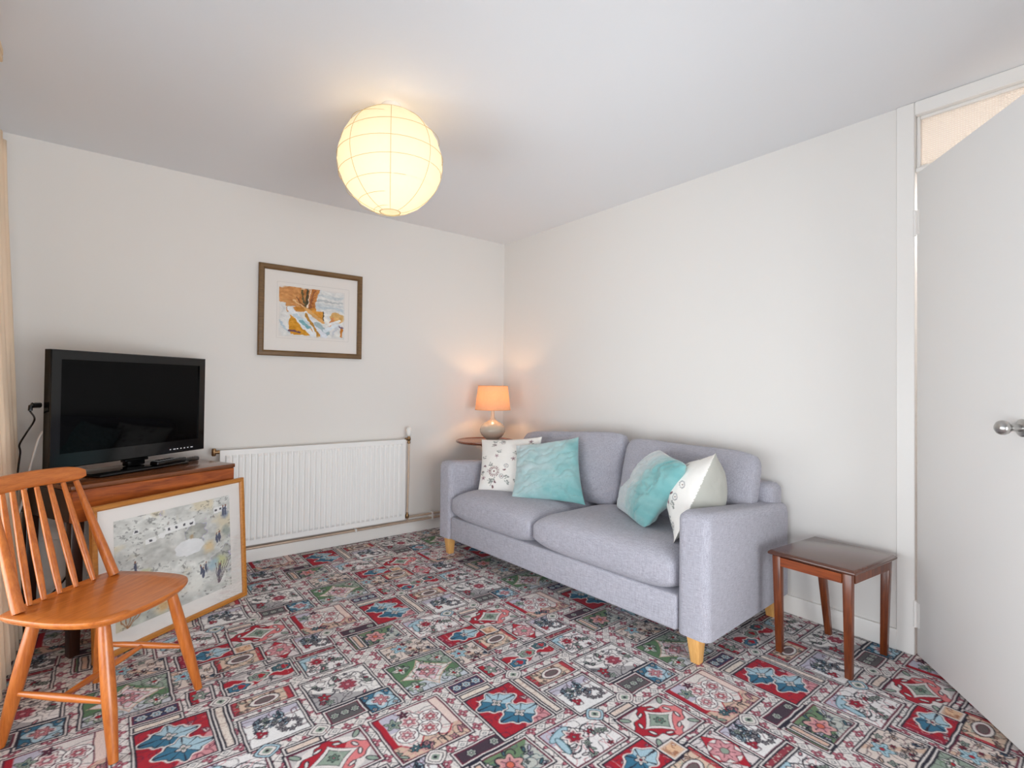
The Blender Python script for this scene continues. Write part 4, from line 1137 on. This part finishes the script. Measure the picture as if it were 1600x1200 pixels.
def paint_village(u, v):
    """grey-green hillside with white cottages, figures and bare trees"""
    u, v = u + 0.02 * (fbm(u * 30, v * 30, 71) - 0.5), v + 0.02 * (fbm(u * 30, v * 30, 72) - 0.5)
    n = fbm(u * 6, v * 9 + u * 3, 15); n2 = fbm(u * 22, v * 34, 18); n3 = fbm(u * 3 + 4, v * 3, 25)
    C = np.zeros(u.shape + (3,)) + (212, 212, 207)
    C += ((n - 0.5) * 60)[..., None] + ((n2 - 0.5) * 44)[..., None]
    k = np.clip((n3 - 0.52) * 5, 0, 1)[..., None] * np.array((0.93, 0.98, 0.80)); C = np.where(k > 0.1, C * (0.80 + 0.2 * k), C)
    w = np.clip((fbm(u * 4 + 9, v * 4 + 2, 33) - 0.55) * 6, 0, 0.7)[..., None]; C = C * (1 - w) + np.array((222, 208, 176)) * w
    hatch = (fbm(u * 40 + v * 12, v * 55, 44) > 0.66) & (n > 0.45); C[hatch] *= 0.74
    def house(x, y, w_, h_, wins=0):
        k = (np.abs(u - x) < w_) & (np.abs(v - y - 0.05 * (u - x)) < h_); C[k] = (236, 236, 234)
        for i in range(wins):
            wx = x - w_ + (i + 0.5) * 2 * w_ / wins
            C[(np.abs(u - wx) < 0.012) & (np.abs(v - y) < 0.012)] = (86, 86, 92)
    house(0.52, 0.80, 0.13, 0.035, 4); house(0.27, 0.74, 0.04, 0.026, 1); house(0.36, 0.755, 0.03, 0.024, 0); house(0.90, 0.87, 0.07, 0.03, 3); house(0.16, 0.86, 0.02, 0.018, 1)
    k = np.hypot((u - 0.60) / 0.13, (v - 0.56) / 0.085) < 1 + 0.3 * (n2 - 0.5); C[k] = np.array((240, 240, 240)) - (n2[k] * 16)[:, None]
    for (x, y, r_, cc) in ((0.78, 0.50, 0.06, (226, 196, 148)), (0.90, 0.30, 0.07, (204, 206, 148)), (0.82, 0.30, 0.06, (164, 192, 204)), (0.36, 0.08, 0.07, (216, 176, 122)), (0.12, 0.1, 0.09, (170, 176, 172)), (0.64, 0.16, 0.1, (236, 234, 226)), (0.95, 0.80, 0.04, (120, 134, 162)), (0.62, 0.66, 0.02, (180, 150, 112)), (0.22, 0.44, 0.05, (206, 206, 160)), (0.96, 0.62, 0.06, (150, 158, 150))):
        q = np.hypot(u - x, (v - y) * 0.9) / r_ + 0.5 * (n2 - 0.5); t = np.clip(1.2 - q, 0, 0.8)[..., None]; C = C * (1 - t) + np.array(cc) * t
    for (x, y) in ((0.15, 0.52), (0.70, 0.28), (0.745, 0.29), (0.72, 0.24), (0.86, 0.56), (0.885, 0.57), (0.93, 0.84), (0.955, 0.845), (0.87, 0.17), (0.885, 0.22)):
        C[np.hypot((u - x) / 0.012, (v - y) / 0.05) < 1] = (92, 96, 116); C[np.hypot((u - x) / 0.008, (v - y - 0.055) / 0.012) < 1] = (150, 110, 92)
    for k_ in range(6): C[seg_d(u, v, (0.86 + 0.004 * k_, 0.08), (0.84 + 0.03 * k_, 0.30)) < 0.0035] = (112, 100, 108)
    for k_ in range(5): C[seg_d(u, v, (0.08, 0.0), (0.03 + 0.04 * k_, 0.10)) < 0.004] = (166, 120, 84)
    return C

# picture leaning on the cabinet: bottom edge on the carpet, top against the cabinet's front
e_cab = Vector((0.899, 0.438, 0)).normalized(); n_cab = Vector((-0.438, 0.899, 0)).normalized()
PB = Vector((-2.073, -0.552, 0.001))                      # bottom right corner (front face)
ed = Vector((-0.842, -0.539, 0)).normalized()             # along the bottom edge to the left
LW, LH = 0.725, 0.610
nb = Vector((ed.y, -ed.x, 0)) 
nb = -nb if nb.y < 0 else nb                              # horizontal direction away from the viewer
tilt = R(3.6)
lp = thing('leaning_picture', 'large watercolour landscape in a pale oak frame leaning against the cabinet', 'picture')
zax = Vector((0, 0, 1)) * math.cos(tilt) + nb * math.sin(tilt); xax = -ed; yax = zax.cross(xax)
Mx = Matrix((xax, yax, zax)).transposed().to_4x4()
Mx.translation = PB + ed * (LW / 2) + zax * (LH / 2) + yax * 0.022
lp.matrix_world = Mx
obj('picture_frame', frame_mesh(LW, LH, 0.022, 0.022), M['frame_oak'], lp, 20)
bm = bmesh.new(); box(bm, (-LW / 2 + 0.02, -0.008, -LH / 2 + 0.02), (LW / 2 - 0.02, -0.001, LH / 2 - 0.02)); obj('mount', bm, M['mount'], lp, 0)
a = art_panel('artwork', LW - 0.17, LH - 0.16, paint_village, M['art'], lp, 230); a.location = (0.0, -0.0092, 0.004)
bm = bmesh.new(); box(bm, (-LW / 2 + 0.021, -0.0145, -LH / 2 + 0.021), (LW / 2 - 0.021, -0.0130, LH / 2 - 0.021)); obj('glazing', bm, M['picglass'], lp, 0)

# ------------------------------------------------------------------ cabinet under the television
CF = Vector((-2.140, -0.515, 0))
cab = thing('television_cabinet', 'old dark wooden cabinet table with scratched front standing in the left corner', 'cabinet', CF, math.atan2(-e_cab.y, -e_cab.x))
# local x runs left along the front, local -y to the back
CL, CD, CZ = 0.70, 0.42, 0.686
bm = bmesh.new(); box(bm, (-0.004, -CD, CZ - 0.020), (CL + 0.004, 0.002, CZ), 0.004, 2); obj('cabinet_top', bm, M['walnut_top'], cab)
bm = bmesh.new()
box(bm, (0.0, -0.020, CZ - 0.150), (CL, 0.0, CZ - 0.0205), 0.003, 1)
obj('front_apron', bm, M['walnut'], cab)
bm = bmesh.new(); box(bm, (0.0, -CD + 0.002, CZ - 0.150), (0.020, -0.0205, CZ - 0.0205), 0.003, 1); obj('side_apron', bm, M['walnut'], cab)
bm = bmesh.new(); box(bm, (CL - 0.020, -CD + 0.002, CZ - 0.150), (CL, -0.0205, CZ - 0.0205), 0.003, 1); obj('side_apron', bm, M['walnut_leg'], cab)  # left end: its shade is put into the colour with the darker leg wood
bm = bmesh.new(); box(bm, (0.0205, -CD + 0.002, CZ - 0.150), (CL - 0.0205, -CD + 0.02, CZ - 0.0205), 0.003, 1); obj('back_apron', bm, M['walnut'], cab)
for x in (0.025, CL - 0.025):
    for y in (-0.026, -CD + 0.028):
        bm = bmesh.new(); taper_leg(bm, (x, y, CZ - 0.1505), (x, y, 0.0), 0.044, 0.036); obj('leg', bm, M['walnut_leg'], cab)

# ------------------------------------------------------------------ television
tv_l = Vector((-2.852, -0.672, 0)); tv_r = Vector((-2.239, -0.198, 0))
tvd = (tv_r - tv_l); TW = tvd.length; tvd.normalize()
tv = thing('television', 'black flat screen television switched off on the cabinet', 'television', ((tv_l + tv_r) / 2).to_tuple()[:2] + (CZ,), math.atan2(tvd.y, tvd.x))
# local x runs to the right along the screen, local -y is the viewer's side
TZ0, TZ1 = 0.050, 0.550
bm = bmesh.new()
bz = 0.040
xo, zo0, zo1 = TW / 2, TZ0, TZ1
lo_ = []
for ins, y_ in ((0.004, 0.035), (0.0, 0.031), (0.0, 0.0), (0.004, -0.004), (None, -0.004), (None, 0.006)):
    if ins is not None: q = (-xo + ins, xo - ins, zo0 + ins, zo1 - ins)
    else: q = (-xo + bz, xo - bz, zo0 + 0.062, zo1 - bz)
    lo_.append([bm.verts.new(p) for p in ((q[0], y_, q[2]), (q[1], y_, q[2]), (q[1], y_, q[3]), (q[0], y_, q[3]))])
for r0, r1 in zip(lo_[:-1], lo_[1:]):
    for k in range(4): bm.faces.new((r0[k], r0[(k + 1) % 4], r1[(k + 1) % 4], r1[k]))
bezel = obj('bezel', bm, M['black_gloss'], tv)
bm = bmesh.new(); box(bm, (-TW / 2 + bz - 0.002, 0.002, TZ0 + 0.060), (TW / 2 - bz + 0.002, 0.008, TZ1 - bz + 0.002)); obj('screen', bm, M['screen'], tv, 0)
bm = bmesh.new(); box(bm, (-TW / 2 + 0.02, 0.0355, TZ0 + 0.02), (TW / 2 - 0.02, 0.042, TZ1 - 0.02), 0.003, 1); box(bm, (-0.25, 0.0425, TZ0 + 0.03), (0.25, 0.080, TZ1 - 0.09), 0.012, 2); obj('back_shell', bm, M['black'], tv)
bm = bmesh.new()
for k in range(7): box(bm, (0.170 + k * 0.021, -0.0052, TZ0 + 0.018), (0.178 + k * 0.021 + (0.006 if k in (1, 6) else 0), -0.0041, TZ0 + 0.023))
bm2 = obj('button_marks', bm, M['marks'], bezel, 0)
bm = bmesh.new(); box(bm, (-0.255, -0.105, 0.0005), (0.195, 0.100, 0.014), 0.006, 3); obj('stand_base', bm, M['black_gloss'], tv)
bm = bmesh.new(); box(bm, (-0.045, 0.004, 0.0145), (0.045, 0.040, TZ0 - 0.0005), 0.006, 2); box(bm, (-0.06, 0.0, TZ0 - 0.014), (0.06, 0.034, TZ0 - 0.0005), 0.004, 1); obj('stand_neck', bm, M['black_gloss'], tv)
bm = bmesh.new(); pl_ = [(-TW / 2 - 0.002, 0.048, 0.318), (-TW / 2 - 0.030, 0.048, 0.318)]
tube(bm, pl_, 0.012, 8); tube(bm, [(-TW / 2 - 0.030, 0.048, 0.318), (-TW / 2 - 0.036, 0.048, 0.316), (-TW / 2 - 0.037, 0.048, 0.296)], 0.0075, 8); obj('aerial_plug', bm, M['black'], tv, 40)

def tv_w(x, y, z):
    v = Matrix.Rotation(math.atan2(tvd.y, tvd.x), 4, 'Z') @ Vector((x, y, z)); return (v.x + tv.location.x, v.y + tv.location.y, v.z + CZ)
# remotes beside the stand
for (lx, ly, ang, L_, W_, lab, zz) in ((0.100, -0.078, 6, 0.185, 0.046, 'shiny black remote control lying in front of the television on the cabinet', 0.0145), (0.255, -0.040, 4, 0.11, 0.034, 'slim matt black remote control lying behind the shiny one on the cabinet', 0.0005)):
    p = tv_w(lx, ly, zz)
    ro = thing('remote_control', lab, 'remote', p, math.atan2(tvd.y, tvd.x) + R(ang), 'remote controls on the cabinet')
    bm = bmesh.new(); box(bm, (-L_ / 2, -W_ / 2, 0), (L_ / 2, W_ / 2, 0.020), 0.007, 3); obj('handset', bm, M['black_gloss'] if L_ > 0.16 else M['black'], ro, 50)
    if L_ > 0.16:
        bm = bmesh.new(); box(bm, (-L_ / 2 + 0.006, -W_ / 2 + 0.006, 0.0202), (L_ / 2 - 0.05, W_ / 2 - 0.006, 0.0225), 0.001, 1); obj('silver_panel', bm, M['grey_plastic'], ro)
    bm = bmesh.new()
    for i in range(6):
        for j in range(3): box(bm, (-L_ / 2 + 0.022 + i * 0.016, -0.011 + j * 0.009, 0.0226 if L_ > 0.16 else 0.0202), (-L_ / 2 + 0.030 + i * 0.016, -0.006 + j * 0.009, 0.0245 if L_ > 0.16 else 0.022))
    b_ = obj('buttons', bm, M['black'] if L_ > 0.16 else M['grey_plastic'], ro, 0); b_['kind'] = 'stuff'

# cables
def cable(name, pts, r_, m, label, cat):
    bm = bmesh.new(); tube(bm, spline(pts, 6), r_, 8); o = obj(name, bm, M[m], None, 60); tag(o, label, cat); return o
cable('aerial_cable', [tv_w(-TW / 2 - 0.037, 0.048, 0.294), (-2.905, -0.560, 0.940), (-2.930, -0.545, 0.885), (-2.952, -0.530, 0.835), (-2.950, -0.520, 0.800), (-2.957, -0.510, 0.72), (-2.965, -0.50, 0.55), (-2.985, -0.46, 0.30), (-2.99, -0.42, 0.05)], 0.0035, 'black', 'thin black cable hanging from the plug at the television side', 'cable')
cable('mains_cable', [(-2.862, -0.600, 0.905), (-2.885, -0.585, 0.870), (-2.902, -0.575, 0.80), (-2.918, -0.560, 0.72), (-2.932, -0.545, 0.62), (-2.955, -0.515, 0.52), (-2.962, -0.49, 0.42), (-2.968, -0.46, 0.20), (-2.97, -0.44, 0.02)], 0.005, 'white_plastic', 'white cable drooping behind the left edge of the television', 'cable')
cable('floor_cable', [(-2.955, -0.475, 0.255), (-2.93, -0.52, 0.205), (-2.895, -0.545, 0.165), (-2.865, -0.545, 0.165), (-2.82, -0.520, 0.205), (-2.785, -0.49, 0.245), (-2.776, -0.49, 0.20), (-2.778, -0.48, 0.01)], 0.004, 'black', 'black cable looping in front of the white bin', 'cable')

# white bin under the cabinet
wb = thing('waste_bin', 'white plastic bin with domed lid standing under the cabinet', 'bin', (-2.836, -0.325, 0.0))
bm = bmesh.new(); lathe(bm, [(0.095, 0.0005), (0.100, 0.006), (0.118, 0.385), (0.120, 0.395), (0.114, 0.395)], 36); obj('bin_body', bm, M['white_plastic'], wb, 50)
bm = bmesh.new(); lathe(bm, [(0.121, 0.396), (0.122, 0.404), (0.119, 0.425), (0.104, 0.452), (0.072, 0.470), (0.03, 0.478), (0.002, 0.479)], 36); obj('lid', bm, M['white_plastic'], wb, 50)

# ------------------------------------------------------------------ spindle-back chair
CC = Vector((-2.647, -1.343, 0))
chair = thing('dining_chair', 'honey coloured wooden spindle-back chair standing in front of the leaning picture', 'chair', CC, R(-45))
# local x points forward (towards the sofa side of the camera), local y to the chair's left as seen from the camera's far side
SZ = 0.40
out = [(-0.188, -0.178), (-0.196, -0.10), (-0.198, 0.0), (-0.196, 0.10), (-0.188, 0.172), (-0.165, 0.190), (-0.08, 0.203), (0.02, 0.205), (0.11, 0.192), (0.160, 0.150), (0.184, 0.08), (0.192, 0.0), (0.184, -0.085), (0.160, -0.160), (0.11, -0.197), (0.02, -0.212), (-0.08, -0.208), (-0.165, -0.196)]
def closed_spline(pts, sub=5):
    P_ = [Vector((*p, 0)) for p in pts]; n_ = len(P_); o_ = []
    for i in range(n_):
        a, b, c, d = P_[i - 1], P_[i], P_[(i + 1) % n_], P_[(i + 2) % n_]
        for k in range(sub):
            t = k / sub
            o_.append(0.5 * ((2 * b) + (c - a) * t + (2 * a - 5 * b + 4 * c - d) * t * t + (3 * b - a - 3 * c + d) * t ** 3))
    return o_
bm = bmesh.new()
o_ = closed_spline(out)
rings = []
for sc, z in ((0.90, SZ - 0.024), (0.955, SZ - 0.022), (0.992, SZ - 0.012), (1.0, SZ - 0.008), (0.996, SZ - 0.002), (0.982, SZ), (0.8, SZ - 0.003), (0.45, SZ - 0.006)):
    rings.append([(p.x * sc, p.y * sc, z) for p in o_])
ring_loft(bm, rings)
obj('seat', bm, M['teak_y'], chair, 40)
def zs_(a, b, f): return tuple(a[i] + (b[i] - a[i]) * f for i in range(3))
ltop = {(1, 1): (0.112, 0.125), (1, -1): (0.120, -0.140), (-1, -1): (-0.135, -0.120), (-1, 1): (-0.13, 0.118)}
lbot = {(1, 1): (0.186, 0.180), (1, -1): (0.206, -0.186), (-1, -1): (-0.184, -0.176), (-1, 1): (-0.212, 0.168)}
def leg_at(k, z):
    t = ltop[k]; b_ = lbot[k]; f = z / (SZ - 0.024)
    return (b_[0] + (t[0] - b_[0]) * f, b_[1] + (t[1] - b_[1]) * f, z)
for k in ltop:
    bm = bmesh.new()
    zz = [0.0, 0.06, 0.13, 0.20, 0.28, 0.34, SZ - 0.0245]
    tube(bm, [leg_at(k, z) for z in zz], [0.0125, 0.0155, 0.0185, 0.0195, 0.0185, 0.017, 0.015], 16)
    obj('leg', bm, M['teak_z'], chair, 60)
for s in (1, -1):
    a, b_ = Vector(leg_at((1, s), 0.160)), Vector(leg_at((-1, s), 0.150))
    d_ = (b_ - a).normalized() * 0.016
    bm = bmesh.new(); tube(bm, [a + d_, a.lerp(b_, 0.3), a.lerp(b_, 0.5), a.lerp(b_, 0.7), b_ - d_], [0.0075, 0.0105, 0.0115, 0.0105, 0.0075], 12)
    obj('side_stretcher', bm, M['teak'], chair, 60)
a = Vector(leg_at((1, 1), 0.160)).lerp(Vector(leg_at((-1, 1), 0.150)), 0.5); b_ = Vector(leg_at((1, -1), 0.160)).lerp(Vector(leg_at((-1, -1), 0.150)), 0.5)
d_ = (b_ - a).normalized() * 0.011
bm = bmesh.new(); tube(bm, [a + d_, a.lerp(b_, 0.3), a.lerp(b_, 0.7), b_ - d_], [0.007, 0.010, 0.010, 0.007], 12); obj('cross_stretcher', bm, M['teak_y'], chair, 60)
# back: two posts and six spindles into a curved rail
def rail_f(s): return -0.305 + 0.030 * (s / 0.18) ** 2
tops = [0.138, 0.098, 0.056, 0.014, -0.028, -0.066, -0.101, -0.138]
bots = [0.160, 0.104, 0.040, -0.016, -0.068, -0.112, -0.146, -0.166]
for i, (t, b_) in enumerate(zip(tops, bots)):
    post = i in (0, 7)
    p0 = Vector((-0.142 if post else -0.168, b_, SZ + 0.0005 - 0.002)); p1 = Vector((rail_f(t) + 0.004, t, 0.740))
    bm = bmesh.new()
    if post: tube(bm, [p0, p0.lerp(p1, 0.25), p0.lerp(p1, 0.5), p0.lerp(p1, 0.8), p1], [0.0165, 0.0155, 0.0135, 0.0105, 0.009], 14)
    else: tube(bm, [p0, p0.lerp(p1, 0.15), p0.lerp(p1, 0.42), p0.lerp(p1, 0.75), p1], [0.0075, 0.0095, 0.0105, 0.009, 0.0075], 12)
    obj('back_post' if post else 'spindle', bm, M['teak_z'], chair, 60)
bm = bmesh.new()
rings = []
ss = np.linspace(-0.205, 0.168, 27)
for s in ss:
    e_ = 1 - max(abs((s + 0.0185) / 0.1865), 0) ** 8 * 0.55
    hh_ = 0.027 * e_; zc = 0.764 + 0.006 * (1 - (s / 0.19) ** 2) 
    f_ = rail_f(s); th_ = 0.011 * e_
    tl_ = 0.22
    rg = []
    for k in range(14):
        an = 2 * math.pi * k / 14
        cx_ = math.copysign(abs(math.cos(an)) ** 0.55, math.cos(an)) * th_; cz_ = math.copysign(abs(math.sin(an)) ** 0.55, math.sin(an)) * hh_
        rg.append((f_ + cx_ - tl_ * cz_, s, zc + cz_))
    rings.append(rg)
ring_loft(bm, rings)
obj('top_rail', bm, M['teak_y'], chair, 50)

# ------------------------------------------------------------------ curtain and pelmet at the left window
cu = thing('curtain', 'cream curtain gathered at the far side of the left window', 'curtain', (-3.05, -0.75, 0.0))
ny, nz = 90, 24
P = np.zeros((nz, ny, 3))
for i, z in enumerate(np.linspace(0.02, 2.14, nz)):
    k = (2.14 - z) / 2.12
    for j, t in enumerate(np.linspace(0, 1, ny)):
        y = 0.365 - t * 0.78
        amp = 0.016 + 0.022 * k
        P[i, j] = (0.022 + 0.100 * k ** 1.1 + amp * math.sin(t * 44 + 0.5 * math.sin(z * 3)) - amp, y + 0.012 * math.sin(z * 5 + t * 30), z)
me = grid_mesh('drape', P)
o = link_mesh('drape', me, M['curtain'], cu, 60)
md = o.modifiers.new('cloth', 'SOLIDIFY'); md.thickness = 0.002
pe = thing('curtain_pelmet', 'pale wooden curtain pelmet board above the left window', 'pelmet', (-3.0, -1.1, 2.17))
bm = bmesh.new(); box(bm, (-0.119, -2.30, 0.0), (0.040, 0.0, 0.022), 0.004, 2); obj('pelmet_top', bm, M['ivory'], pe)
bm = bmesh.new(); box(bm, (0.030, -2.30, 0.0225), (0.040, 0.0, 0.045), 0.002, 1); obj('pelmet_front', bm, M['ivory'], pe)

# warm light in the hall behind the patterned glass
d = bpy.data.lights.new('hall_light', 'POINT'); d.energy = 17; d.color = (1.0, 0.97, 0.94); d.shadow_soft_size = 0.12
o = bpy.data.objects.new('hall_light', d); o.location = (0.75, -3.2, 2.0); col.objects.link(o)
